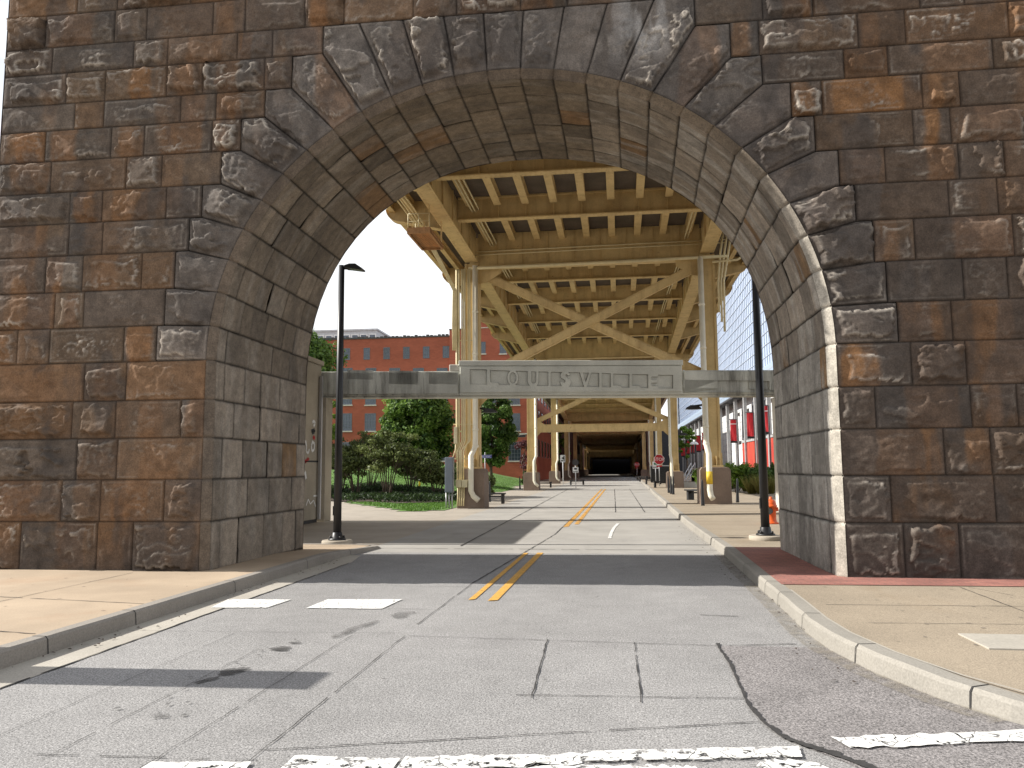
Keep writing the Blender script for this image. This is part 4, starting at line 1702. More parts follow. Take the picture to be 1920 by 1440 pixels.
lamps_on = {0: (1, -1), 1: (-1, 1)}
for bi, y in enumerate(ybent):
    z = zd(y)
    A, B = xl(y), xr(y)
    # cap girder
    mb = MB()
    zc0 = z - .55
    mb.boxm(A + .28, B - .28, y - .26, y + .26, zc0, z + .86)
    mb.boxm(A + .27, B - .27, y - .34, y + .34, zc0 - .05, zc0)
    if bi < 3:
        for k in range(1, 9):
            x = A + (B - A) * k / 9
            mb.boxm(x - .012, x + .012, y - .32, y + .32, zc0, z + .85)
    mb.build('cap_girder', 'steel', via, bevel=.006)
    # lower strut and X bracing
    zs = 4.95 if bi == 0 else 4.62
    if bi in (0, 1, 6):
     mb = MB()
     mb.boxm(A + .25, B - .25, y - .2, y + .2, zs - .26, zs + .26)
     mb.boxm(A + .25, B - .25, y - .24, y + .24, zs + .26, zs + .29)
     mb.boxm(A + .25, B - .25, y - .24, y + .24, zs - .29, zs - .26)
     mb.build('lower_strut', 'steel', via)
    if bi < 2:
        zt_ = z - .85
        zb_ = zs + .52
        for q, (xa, xb) in enumerate(((A + .35, B - .3), (B - .3, A + .35))):
            mb = MB()
            dy_ = -.05 if q else .05
            mb.bar((xa, y + dy_, zt_), (xb, y + dy_, zb_), .16, .36, up=(0, 0, 1))
            mb.bar((xa, y + dy_ - .10, zt_), (xb, y + dy_ - .10, zb_), .03, .25, up=(0, 0, 1))
            mb.build('cross_brace', 'steel', via, bevel=.008)
        for xa, sx in ((A + .3, 1), (B - .3, -1)):             # gusset plates
            MB().prism([(0, 0), (1.0, 0), (.95, -.35), (.3, -.75), (0, -.8)], lambda a, b, d: (xa + sx * a, y + d, zt_ + .32 + b), -.17, -.14).build('gusset_plate', 'steel', via)
            MB().prism([(0, -.3), (.9, -.3), (.9, .15), (.3, .6), (0, .6)], lambda a, b, d: (xa + sx * a, y + d, zs + b), -.27, -.25).build('gusset_plate', 'steel', via)
            MB().prism([(0, -.3), (.45, -.3), (0, -.75)], lambda a, b, d: (xa + sx * a, y + d, zs + b), -.22, -.20).build('knee_plate', 'steel', via)
    for si, X in enumerate((A, B)):
        sx = 1 if si == 0 else -1
        c = empty('column_root', (X, y, 0), None, None)
        bpy.data.objects.remove(c)
        mb = MB()
        zp = 1.62 if bi == 0 else 1.35
        mb.boxm(X - .25, X + .25, y - .28, y + .28, zp, z - .45)
        for qx in (-1, 1):                                      # flange edges
            mb.boxm(X + qx * .25 - .05 + .0, X + qx * .25 + .05, y - .33, y + .33, zp, z - .45)
        mb.boxm(X - .36, X + .36, y - .4, y + .4, zp, zp + .07)
        for qx in (-.09, .09):
            mb.boxm(X + qx - .015, X + qx + .015, y - .40, y - .28, zp + .07, zp + .45)
        for qx in (-.33, .33):
            mb.prism([(-.30, 0), (.30, 0), (.2, .5), (-.2, .5)], lambda a, b, d: (X + qx + d, y + a, zp + .07 + b), -.015, .015)
        colo = mb.build('column', 'steel', via, bevel=.008)
        pm = MB()
        w = .62 if si else .58
        pm.prism([(-w, 0), (w, 0), (w - .02, zp - .12), (w - .1, zp - .002), (-w + .1, zp - .002), (-w + .02, zp - .12)], lambda a, b, d: (X + a, y + d, b), -.62, .62)
        pm.build('pedestal', 'pedestal', colo, bevel=.02)
        # downspout
        if bi < 4:
            dp = MB()
            r_ = .115 if bi == 0 else .10
            xs_ = X - .30 if si else X + .18
            if si == 0 and bi > 0:
                xs_ = X + .38
            yy_ = y - .48
            off = -.14 if si == 0 else .05
            path = [(xs_, yy_, z - .6), (xs_, yy_, 2.55), (xs_ + off, yy_ - .28, 2.15), (xs_ + off, yy_ - .28, .72)]
            if si == 0:
                path += [(xs_ + off + .1, yy_ - .28, .5), (xs_ + off + .32, yy_ - .30, .32)]
            else:
                path += [(xs_ + off + .03, yy_ - .28, .5), (xs_ + off + .1, yy_ - .36, .36)]
            dp.tube(path, r_, 12)
            for zz in (3.2, 4.6, 6.4, 8.2, 2.5):
                dp.lathe([(r_ + .004, 0), (r_ + .018, .02), (r_ + .018, .08), (r_ + .004, .1)], (xs_, yy_, zz), 12)
            do = dp.build('downspout', 'pipe_pale', colo)
            if bi == 0 and si == 1:
                MB().tube([(xs_ + off, yy_ - .28, 1.45), (xs_ + off, yy_ - .28, .95)], r_ + .006, 12).build('yellow_sleeve', 'yellow_band', do)
        # bracket lamp
        if bi in lamps_on:
            q = lamps_on[bi][si]
            lm = MB()
            zz = 4.05
            lm.bar((X + q * .28, y, zz + .12), (X + q * .75, y, zz + .06), .06, .08)
            lm.prism([(-.32, 0), (.32, 0), (.28, .07), (.12, .16), (-.12, .16), (-.28, .07)], lambda a, b, d: (X + q * .72 + a, y + d, zz - .06 + b), -.16, .16)
            lo_ = lm.build('bracket_lamp', 'black', colo, bevel=.01)
            MB().boxm(X + q * .72 - .2, X + q * .72 + .2, y - .1, y + .1, zz - .075, zz - .06).build('lamp_lens', 'lens', lo_)

# pipes along the caps, rails of conduit under the deck
for dz, r_ in ((.12, .028), (-.02, .028), (-.62, .07)):
    mb = MB()
    y = 33 - (.42 if dz > -.5 else .5)
    mb.tube([(xl(33) - .1, y, zd(33) + dz - .1), (xr(33) + .8, y, zd(33) + dz)], r_, 8)
    mb.build('conduit', 'pipe', via)
for x, dz in ((-5.05, .35), (-4.93, .35), (-4.80, .42), (3.15, .3), (3.28, .34)):
    mb = MB()
    mb.tube([(x, 16.3, zd(16) + dz), (x, 32.5, zd(33) + dz), (x + .02, 33.5, zd(33) + dz - .2), (x - .05, 46, zd(46) + dz), (x - .1, 60, zd(60) + dz)], .03, 6)
    mb.build('conduit', 'pipe', via)
for y in (30.4, 40.8, 46.2):
    MB().tube([(xl(y) + .3, y, zd(y) + .75), (xr(y) - .3, y, zd(y) + .78)], .022, 6).build('conduit', 'pipe', via)
# upright conduits on the near left column
X, y = xl(33), 33
runs = [(857, .05, 1), (861, .045, 1), (866, .032, 0), (869, .032, 0), (872, .032, 0), (878, .032, 0), (881, .032, 0)]
for i, (px, r_, bx_) in enumerate(runs):
    yy_ = 32.42
    xt = ony(px, 640, yy_).x
    lower = [858.5, 862, 866, 869.5][max(0, i - 2)] if i >= 2 and i < 6 else (864 if i == 6 else px)
    xb_ = ony(lower, 900, yy_).x
    if i >= 2:
        path = [(xt, yy_, 10.1), (xt, yy_, 2.78), (xb_, yy_ - .06, 2.35), (xb_, yy_ - .08, 1.15)]
    else:
        path = [(xt - .02, yy_, 10.1), (xt, yy_, 4.4 if i else 3.4), (xt + (.0 if i else .0), yy_, 2.0)]
    MB().tube(path, r_, 8).build('conduit', 'pipe', via)
for q in (858.5, 862, 866, 870):
    xa = ony(q, 930, 32.3).x
    MB().tube([(xa, 32.32, .95), (xa, 32.32, .45), (xa - .02, 32.27, .10)], .032, 8).build('conduit', 'pipe', via)
for q in (854.8, 866.2):
    p0 = ony(q, 901, 32.25)
    MB().boxm(p0.x, p0.x + .235, 32.18, 32.40, .86, 1.17).build('junction_box', 'cream_box', via, bevel=.01)
p0 = ony(851.5, 796, 32.3)
MB().boxm(p0.x, p0.x + .13, 32.25, 32.45, 2.66, 3.36).build('junction_box', 'cream_box', via, bevel=.01)
MB().tube([(p0.x + .06, 32.35, 2.66), (p0.x + .05, 32.35, 2.4), (p0.x - .07, 32.33, 2.05)], .028, 6).build('conduit', 'pipe', via)
for zz in (2.02, 3.45, 7.0):
    MB().boxm(X - .75, X + .18, 32.46, 32.50, zz, zz + .05).build('pipe_clamp', 'pipe', via)
# conduits that sweep from the inspection platform down to the column
for k in range(4):
    o = k * .1
    MB().tube([(-6.75 + o * .5, 27.2 + o, 10.2), (-6.55 + o * .4, 29.6, 9.55), (-6.45 + o * .4, 31.6, 9.0), (-6.60 + o * .5, 32.2, 7.6), (-6.62 + o * .5, 32.4, 6.6)], .028, 6).build('conduit', 'pipe', via)
for k in range(3):                                             # right column head
    o = k * .16
    MB().tube([(4.42 + o * .6, 32.5, 7.9 - .4 * k), (4.42 + o * .7, 32.5, 9.2), (4.55 + o, 32.5, 10.4), (4.75 + o, 32.5, 11.6)], .045, 8).build('conduit', 'pipe', via)
MB().tube([(4.2, 32.45, 10.0), (5.2, 32.45, 10.05), (5.75, 32.45, 10.4)], .05, 8).build('conduit', 'pipe', via)
for k in range(4):                                             # conduits along the left overhang
    MB().tube([(-7.1 + .12 * k, 17, 10.75), (-7.1 + .12 * k, 26, 10.7), (-6.9 + .1 * k, 28, 10.3)], .035, 6).build('conduit', 'pipe', via)
# inspection platform
pz = 9.45
pl_ = MB()
_a, _b, _c = onz(763, 438, 9.45), onz(790, 470, 9.45), onz(806, 436, 9.45)
px0, px1, py0, py1 = _a.x, _c.x, _a.y, _b.y
pl_.boxm(px0, px0 + .06, py0, py1, pz, pz + .2)
pl_.boxm(px1 - .06, px1, py0, py1, pz, pz + .2)
pl_.boxm(px0 + .06, px1 - .06, py0, py0 + .06, pz, pz + .2)
pl_.boxm(px0 + .06, px1 - .06, py1 - .06, py1, pz, pz + .2)
for k in range(14):
    x = px0 + .09 + k * .055
    pl_.boxm(x, x + .025, py0 + .06, py1 - .06, pz + .06, pz + .10)
plo = pl_.build('inspection_platform', 'rust_steel', via)
rl = MB()
for x, yv in ((px0 + .03, py0 + .03), (px0 + .03, (py0 + py1) / 2), (px0 + .03, py1 - .03), (px1 - .03, py0 + .03), ((px0 + px1) / 2, py0 + .03)):
    rl.tube([(x, yv, pz + .2), (x, yv, pz + .68)], .018, 6)
for zz in (.42, .68):
    rl.tube([(px0 + .03, py1 - .03, pz + zz), (px0 + .03, py0 + .03, pz + zz), (px1 - .03, py0 + .03, pz + zz)], .015, 6)
rl.build('guard_rail', 'pipe', plo)
for x, yv in ((px1 - .05, py0 + .1), (px1 - .05, py1 - .1), (px0 + .1, py1 - .1)):
    hg = MB()
    hg.bar((x, yv, pz + .2), (x, yv, 11.0), .05, .05, up=(0, 1, 0))
    hg.build('hanger', 'steel', plo)

# ------------------------------------------------------------------ brick warehouse
BY = 100.0


def bx(px):
    return ony(px, 700, BY).x


def bz(py, px=740):
    return ony(px, py, BY).z


wh = empty('brick_warehouse', (-20, BY, 1.5), 'long red painted brick warehouse with rows of grey windows beyond the lawn', 'warehouse')
xa, xb, xc, xd = -52.0, bx(843), bx(878), -10.15
zA, zB, zC_ = bz(634, 742), bz(619, 855), bz(590, 940)
mb = MB().boxm(xa, xb, BY, BY + 45, 0, zA)
mb.boxm(xb, xc, BY - .18, BY + 45, 0, zB)
mb.boxm(xc, xd, BY - .02, BY + 48, 0, zC_)
wall = mb.build('wall', 'brick', wh)
MB().boxm(xa, xb, BY - .12, BY + .5, zA, zA + .16).boxm(xb - .04, xc + .04, BY - .26, BY + .6, zB, zB + .14).boxm(xc, xd + .06, BY - .1, BY + .5, zC_, zC_ + .12).build('coping', 'coping', wh)
ub = MB()
for k in range(60):                                            # uneven tile edge along the parapet
    x = xa + (xb - xa) * k / 60
    ub.boxm(x, x + .34, BY - .16, BY + .3, zA + .16, zA + .16 + random.choice((.05, .12, .18)))
ub.build('parapet_tiles', 'coping', wh)
zl_ = bz(613, 940)
MB().boxm(xc, xd + .05, BY - .10, BY - .02, zl_ - .1, zl_).build('string_course', 'limestone', wh)
MB().boxm(xc, xd + .06, BY - .12, BY - .02, bz(815, 940) - .1, bz(815, 940) + .16).build('string_course', 'limestone', wh)


def window(cx, z0, z1, w, rows, cols, glass, par=wh, yf=BY, frame='frame_grey', sill=True, depth=.16):
    f = MB()
    if random.random() < .3:
        glass = 'glass_dark' if glass == 'glass_blue' else 'glass_blue'
    t = .07
    y0 = yf - .05
    f.boxm(cx - w / 2, cx - w / 2 + t, y0, y0 + .12, z0, z1).boxm(cx + w / 2 - t, cx + w / 2, y0, y0 + .12, z0, z1)
    f.boxm(cx - w / 2 + t, cx + w / 2 - t, y0, y0 + .12, z1 - t, z1).boxm(cx - w / 2 + t, cx + w / 2 - t, y0, y0 + .12, z0, z0 + t)
    for k in range(1, cols):
        x = cx - w / 2 + w * k / cols
        f.boxm(x - .022, x + .022, y0 + .01, y0 + .1, z0 + t, z1 - t)
    for k in range(1, rows):
        z = z0 + (z1 - z0) * k / rows
        f.boxm(cx - w / 2 + t, cx + w / 2 - t, y0 + .015, y0 + .095, z - .022, z + .022)
    wo = f.build('window', frame, par)
    MB().boxm(cx - w / 2 + t * .5, cx + w / 2 - t * .5, y0 + .04, y0 + .06, z0 + t * .5, z1 - t * .5).build('pane', glass, wo)
    if sill:
        MB().boxm(cx - w / 2 - .1, cx + w / 2 + .1, yf - .17, yf - .02, z0 - .15, z0 - .005).build('sill', 'limestone', wo)
    return wo


sp = 37.25
for k in range(-7, 6):
    px = 650 + sp * k
    window(bx(px), bz(675 - .8 * k, px), bz(653 - .8 * k, px), .86, 3, 3, 'glass_blue', sill=False)
for px in (904.6, 943.5):
    window(bx(px), bz(663, px), bz(641, px), .86, 3, 3, 'glass_blue', yf=BY - .02)
for px, ok in [(606, 1), (651, 1), (695.5, 1), (740, 1), (784.5, 1), (829, 1), (920, 2), (964, 2)]:
    yf = BY - .02 if ok == 2 else BY
    window(bx(px), bz(711, px), bz(690, px), 1.45, 4, 4, 'glass_blue', yf=yf)
    window(bx(px), bz(759, px), bz(732, px), 1.45, 4, 4, 'glass_blue' if px < 800 else 'glass_dark', yf=yf)
    window(bx(px), bz(808, px), bz(775, px), 1.5, 5, 4, 'glass_blue' if px < 800 else 'glass_dark', yf=yf)
    window(bx(px), bz(864, px), bz(829, px), 1.6, 5, 4, 'glass_dark', yf=yf)
# the long side along the viaduct
sd = MB()
for k in range(9):
    y = BY + 3 + 5 * k
    for z0, z1 in ((3.2, 5.6), (7.2, 9.6), (11.0, 13.0)):
        f = MB().boxm(xd - .05, xd + .06, y, y + 1.7, z0, z1)
        fo = f.build('window', 'frame_grey', wh)
        MB().boxm(xd + .06, xd + .075, y + .1, y + 1.6, z0 + .1, z1 - .1).build('pane', 'glass_dark', fo)

po = empty('rooftop_penthouse_block', (ony(672, 627, 170).x, 170, 0), 'pale grey clad building with a glazed band rising behind the warehouse roof', 'building')
q0, q1 = ony(560, 627, 170).x, ony(706, 627, 170).x
zt0 = ony(672, 620, 170).z
MB().boxm(q0, q1, 170, 190, 0, zt0).build('wall', 'panel_grey', po)
zw1, zw0 = ony(672, 626.5, 170).z, ony(672, 633, 170).z
for k in range(9):
    x = q0 + (q1 - q0) * (k + .12) / 9
    f = MB().boxm(x, x + (q1 - q0) / 9 * .86, 169.85, 170.0, zw0 - .6, zw1).build('window', 'frame_white', po)
    MB().boxm(x + .25, x + (q1 - q0) / 9 * .86 - .25, 169.80, 169.85, zw0 - .4, zw1 - .25).build('pane', 'glass_blue', f)
MB().boxm(q0, q1 + .3, 169.7, 190, zt0, zt0 + .35).build('roof', 'panel_grey', po)

# darker buildings that close the sides of the passage farther on
def plain_block(name, x0, x1, y0, y1, h, mat, label, face):
    e = empty(name, ((x0 + x1) / 2, y0, 0), label, 'building')
    MB().boxm(x0, x1, y0, y1, 0, h).build('wall', mat, e)
    xx = x1 if face > 0 else x0
    for k in range(int((y1 - y0) / 6)):
        y = y0 + 2 + 6 * k
        for z in (2.5, 6.5):
            o = MB().boxm(xx - .05, xx + .05, y, y + 2.4, z, z + 2.2).build('window', 'frame_grey', e)
            MB().boxm(xx + face * .05, xx + face * .065, y + .12, y + 2.28, z + .12, z + 2.08).build('pane', 'glass_dark', o)
    MB().boxm(x0 - .1, x1 + .1, y0 - .1, y1 + .1, h, h + .3).build('roof', 'coping', e)


plain_block('brown_brick_building', -24, -7.35, 146, 188, 17, 'brick_dark', 'brown brick building past the warehouse along the left of the passage', 1)
plain_block('brown_brick_building', -24, -7.35, 206, 268, 19, 'brick_dark', 'second brown brick building beyond the sunlit gap on the left of the passage', 1)
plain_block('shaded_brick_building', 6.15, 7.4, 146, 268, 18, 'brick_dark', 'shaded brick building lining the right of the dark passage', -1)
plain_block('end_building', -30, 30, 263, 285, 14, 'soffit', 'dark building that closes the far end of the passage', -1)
nv = empty('navy_tower', (33, 300, 0), 'dark navy office tower seen beyond the end of the arena', 'tower')
MB().boxm(24.6, 40, 300, 320, 0, 40).build('wall', 'navy', nv)
mb = MB()
for k in range(12):
    mb.boxm(24.5, 40, 299.9, 300, 2 + 3.1 * k, 3.6 + 3.1 * k)
mb.build('window_band', 'glass_blue', nv)
for k in range(6):
    MB().boxm(25.5 + 2.5 * k, 25.7 + 2.5 * k, 299.8, 299.9, 0, 40).build('mullion', 'mullion', nv)

# ------------------------------------------------------------------ arena with glass wall
AX = 20.0
ar = empty('glass_arena', (AX, 150, 0), 'large arena with a pale gridded glass wall over a white colonnade', 'arena')
ay0, ay1 = 84, 240
zg0, zg1 = onx(1361, 741, AX).z, onx(1380, 502, AX).z
gz0 = zg0
MB().boxm(AX, AX + 60, ay0, ay1, gz0, zg1).build('curtain_wall', 'arena_glass', ar)
mb = MB()
n = int((ay1 - ay0) / 1.55)
for k in range(n + 1):
    y = ay0 + k * 1.55
    mb.boxm(AX - .06, AX, y - .05, y + .05, gz0, zg1)
z = gz0
k = 0
while z < zg1:
    mb.boxm(AX - .075, AX, ay0, ay1, z - .045, z + .045)
    z += 1.55 if k % 2 else 1.55
    k += 1
mb.build('mullion_grid', 'mullion', ar)
fz0, fz1 = onx(1361, 755, AX).z, gz0
MB().boxm(AX - .7, AX + 58, ay0 - 1, ay1, fz0, fz1).build('fascia', 'fascia', ar, bevel=.02)
MB().boxm(AX - .72, AX - .70, ay0 - 1, ay1, (fz0 + fz1) / 2 - .06, (fz0 + fz1) / 2 + .06).build('fascia_joint', 'mullion', ar)
MB().boxm(AX - .66, AX + 58, ay0 - .9, ay1, fz0 - .25, fz0).build('soffit', 'soffit', ar)
MB().boxm(AX - .9, AX + 60, ay0 - .5, ay1 + .5, zg1, zg1 + 3.2).build('roof', 'roof_dark', ar)
MB().boxm(AX + 1.3, AX + 2.2, ay0, ay1, 0, fz0 - .25).build('rear_wall', 'arena_white', ar)
mb = MB()
for k in range(9):
    mb.boxm(AX + 1.27, AX + 1.3, ay0, ay1, 4.5 + k * 1.15, 4.56 + k * 1.15)
mb.build('panel_joint', 'mullion', ar)
cy = [ay0 + 3 + 9.2 * k for k in range(17)]
for y in cy:
    MB().boxm(AX - .1, AX + .40, y - .3, y + .3, 0, fz0 - .25).build('column', 'arena_col', ar, bevel=.03)
MB().boxm(AX + .2, AX + .5, ay0, 128, 0, 5.4).build('printed_wall', 'red_wall', ar)
MB().boxm(AX + .1, AX + .6, ay0, 128, 5.4, 5.7).build('wall_cap', 'arena_col', ar)
for y in [ay0 + 7.6 + 9.2 * k for k in range(6)]:              # leaning charcoal frames between the columns
    f = MB()
    f.bar((AX + .8, y - 1.8, 6.0), (AX + .8, y - 1.2, 11.0), .3, .45, up=(0, 1, 0))
    f.bar((AX + .8, y + 2.2, 6.0), (AX + .8, y + 1.6, 11.0), .3, .45, up=(0, 1, 0))
    f.bar((AX + .8, y - 1.4, 10.9), (AX + .8, y + 1.8, 10.9), .3, .4)
    f.bar((AX + .8, y - 2.0, 6.1), (AX + .8, y + 2.4, 6.1), .3, .4)
    f.build('leaning_frame', 'arena_dark', ar)

bn = [(1369, 1380, 787, 831), (1400, 1411.5, 774, 823), (1432, 1439, 761, 815), (1277, 1284, 831, 857), (1285.5, 1292.5, 826, 853), (1295, 1301.5, 829, 851), (1305, 1313, 817, 848), (1316, 1324, 812, 845)]
lab = ['red banner with a white band near its top, between two grey columns of the arena', 'plain red banner with black hem, second from the gateway pier', 'tall red banner partly hidden by the right lamp post',
       'farthest small red banner beside the cream column', 'small red banner, second from the far end of the row', 'short red banner behind the plaza lamps', 'red banner just right of the plaza lamps', 'red banner nearest the white downspout of the near column']
for (x0, x1, y0, y1), lb in zip(bn, lab):
    a, b = onx((x0 + x1) / 2, y0, 17.4), onx((x0 + x1) / 2, y1, 17.4)
    w = (x1 - x0) / F * a.y
    e = empty('hanging_banner', (a.x, a.y, b.z), lb, 'banner', 'red banners along the arena')
    h = a.z - b.z
    if h < 1:
        h = 1
    vs_, n_ = [], 8
    for k in range(n_ + 1):
        zz = .3 + (h - .3) * k / n_
        for j in range(5):
            vs_.append((-w / 2 + w * j / 4, .06 * math.sin(j * 1.3 + k * .5), zz))
    MB().add([(a.x + p[0], a.y + p[1], b.z + p[2]) for p in vs_], [(k * 5 + j, k * 5 + j + 1, k * 5 + j + 6, k * 5 + j + 5) for k in range(n_) for j in range(4)]).build('cloth', 'banner', e)
    MB().boxm(a.x - w / 2, a.x + w / 2, a.y - .07, a.y + .07, b.z, b.z + .3).build('hem', 'banner_black', e)
    MB().boxm(a.x - w / 2 - .15, a.x + w / 2 + .1, a.y - .05, a.y + .05, a.z, a.z + .1).boxm(a.x + w / 2 + .05, a.x + w / 2 + .15, a.y - .05, a.y + .05, .0, a.z).build('post', 'arena_dark', e)
    if x0 in (1369, 1432, 1277, 1295, 1316):
        MB().boxm(a.x - w / 2 + .02, a.x + w / 2 - .02, a.y - .09, a.y - .075, b.z + h * .80, b.z + h * .835).build('white_band', 'banner_white', e)

# ------------------------------------------------------------------ small street things
def lamp_post(loc, label, turn=0):
    e = empty('street_lamp', (0, 0, 0), label, 'street lamp', 'black street lamps flanking the arch')
    H_ = 6.13
    MB().tube([(0, 0, .05), (0, 0, H_ * .5), (0, 0, H_)], [.088, .078, .066], 14).build('pole', 'black', e)
    b = MB().lathe([(.19, 0), (.19, .03), (.12, .05), (.105, .16), (.09, .17)], (0, 0, .02), 14)
    for k in range(4):
        t = PI / 4 + k * PI / 2
        b.lathe([(.028, 0), (.028, .05), (.015, .06)], (.155 * math.cos(t), .155 * math.sin(t), .05), 8)
    b.build('base_cover', 'black', e)
    MB().lathe([(.33, -.12), (.33, .0), (.31, .02)], (0, 0, 0), 24).build('footing', 'base_conc', e)
    h = MB()
    h.bar((.05, 0, H_ - .06), (.2, 0, H_ - .07), .07, .06)
    h.prism([(.10, .0), (.22, .035), (.36, .03), (.52, -.08), (.50, -.11), (.2, -.06), (.1, -.05)], lambda a, b_, d: (a, d, H_ - .03 + b_), -.15, .15)
    hd = h.build('lamp_head', 'black', e, bevel=.012)
    MB().add([(.22, -.11, H_ - .098), (.48, -.11, H_ - .142), (.48, .11, H_ - .142), (.22, .11, H_ - .098)], [(0, 1, 2, 3)]).build('lens', 'lens', hd)
    MB().boxm(-.092, -.08, -.05, .05, .55, .75).build('hand_hole', 'black_soft', e)
    e.location = loc
    e.rotation_euler = (0, 0, turn)
    return e


l0 = onz(632, 1015, .06)
l1 = onz(1436, 1012, .15)
lamp_post((l0.x, l0.y, .07), 'slim black street lamp with flat head on the left sidewalk corner past the arch', 0)
lamp_post((l1.x, l1.y, .22), 'slim black street lamp beside the orange hydrant, its head hidden by the arch', 0)

hp = onz(1447, 982, .15)
hy = empty('fire_hydrant', (hp.x, hp.y, .15), 'orange fire hydrant on the right sidewalk beside the black lamp post', 'fire hydrant')
MB().lathe([(.18, 0), (.18, .035), (.135, .045), (.125, .10), (.120, .12), (.120, .42), (.150, .43), (.150, .475), (.135, .48), (.132, .52), (.118, .57), (.085, .605), (.045, .63), (.04, .64), (.04, .68), (.02, .69)], hp[:2] + (.15,) if False else (hp.x, hp.y, .15), 18).build('barrel', 'hydrant', hy)
MB().tube([(hp.x - .04, hp.y - .08, .48), (hp.x - .09, hp.y - .19, .48)], [.075, .085], 12).build('pumper_cap', 'black_soft', hy)
for s in (-1, 1):
    MB().tube([(hp.x + s * .09, hp.y, .52), (hp.x + s * .175, hp.y, .52)], [.05, .055], 10).build('hose_cap', 'hydrant', hy)


def bollard_mesh():
    return MB().lathe([(.075, 0), (.07, .05), (.045, .80), (.03, .95), (.015, 1.0)], (0, 0, 0), 12)


bol0 = bollard_mesh().build('bollard', 'black')
spots = [((1318, 948), 'tapered black bollard at the near corner of the right pedestal, next to the yellow-sleeved pipe'), ((1312, 941), 'tapered black bollard behind the near right bench'), ((1383, 942), 'lone tapered black bollard on the far side of the right pedestal'),
         ((1254, 924), 'leftmost of the three bollards by the second right column'), ((1258.5, 926), 'middle of the three bollards by the second right column'), ((1262.5, 927), 'rightmost of the three bollards by the second right column'),
         ((901, 946), 'tapered black bollard in front of the near left pedestal'), ((918, 941), 'tapered black bollard behind the near left bench'), ((975, 917), 'left one of the pair of bollards by the path on the left'), ((983, 916), 'right one of the pair of bollards by the path on the left')]
for i, ((px, py), lb) in enumerate(spots):
    o = bol0 if i == 0 else bol0.copy()
    if i:
        COL.objects.link(o)
    p = onz(px, py, .02 if px < 1000 else .15)
    o.location = p
    o.rotation_euler = (random.uniform(-.03, .03), random.uniform(-.03, .03), 0)
    tag(o, lb, 'bollard', 'black bollards')


def bench():
    e = empty('bench', (0, 0, 0), 'x', 'bench', 'black benches by the columns')
    s = MB()
    s.boxm(-.75, .75, -.22, .22, .42, .47)
    s.tube([(-.75, -.22, .445), (.75, -.22, .445)], .035, 8)
    s.tube([(-.75, .22, .445), (.75, .22, .445)], .035, 8)
    s.build('seat', 'black', e, bevel=.01)
    for x in (-.62, .62):
        MB().boxm(x - .07, x + .07, -.16, .16, 0, .42).build('leg', 'black_soft', e, bevel=.008)
    MB().boxm(-.55, .55, -.03, .03, .30, .36).build('stretcher', 'black_soft', e)
    return e


b0 = bench()
bs_ = [((1310, 938), .15, -1.05, 'black metal bench in front of the near right pedestal'), ((918, 944), .02, .05, 'black metal bench beside the near left pedestal'), ((1019, 914), .02, .0, 'black bench between the second and third left columns'),
       ((1244, 914), .15, .1, 'black bench just left of the three bollards'), ((1225, 908), .15, .1, 'black bench below the small white sign'), ((1211, 903), .15, .1, 'black bench in shade, last but one along the right'), ((1204, 900), .15, .1, 'farthest black bench, at the edge of the dark passage'),
       ((1082, 909), .02, .2, 'black bench under the white sign on the left')]
for i, ((px, py), z, a, lb) in enumerate(bs_):
    o = b0 if i == 0 else copy_tree(b0)
    p = onz(px, py, z)
    o.location = p
    o.rotation_euler = (0, 0, a)
    o['label'] = lb

# utility cabinet
c0, c1 = ony(835, 900, 32.0), ony(850, 900, 32.0)
ub_ = empty('utility_cabinet', (c0.x, 32, 0), 'tall blue-grey utility cabinet on short posts beside the near left column', 'utility cabinet')
MB().boxm(c0.x, c1.x, 31.9, 32.2, .66, 2.10).build('body', 'cabinet', ub_, bevel=.012)
MB().boxm(c0.x + .02, c1.x - .02, 31.885, 31.9, .70, 2.06).build('door', 'cabinet', ub_, bevel=.005)
for x in (c0.x + .03, c0.x + .15, c1.x - .06):
    MB().tube([(x, 32.05, 0), (x, 32.05, .66)], .03, 8).build('leg', 'galv', ub_)


def txt(name, body, size, loc, mat, parent, depth=.004, rz=0.0):
    cu = bpy.data.curves.new(name, 'FONT')
    cu.body = body
    cu.size = size
    cu.align_x = 'CENTER'
    cu.align_y = 'CENTER'
    cu.extrude = depth
    cu.resolution_u = 3
    t = bpy.data.objects.new(name, cu)
    COL.objects.link(t)
    dg = bpy.context.evaluated_depsgraph_get()
    me = bpy.data.meshes.new_from_object(t.evaluated_get(dg))
    bpy.data.objects.remove(t)
    mb = MB()
    mb.add([(loc[0] + v.co.x, loc[1] - v.co.z, loc[2] + v.co.y) for v in me.vertices], [tuple(p.vertices) for p in me.polygons])
    bpy.data.meshes.remove(me)
    return mb.build(name, mat, parent)


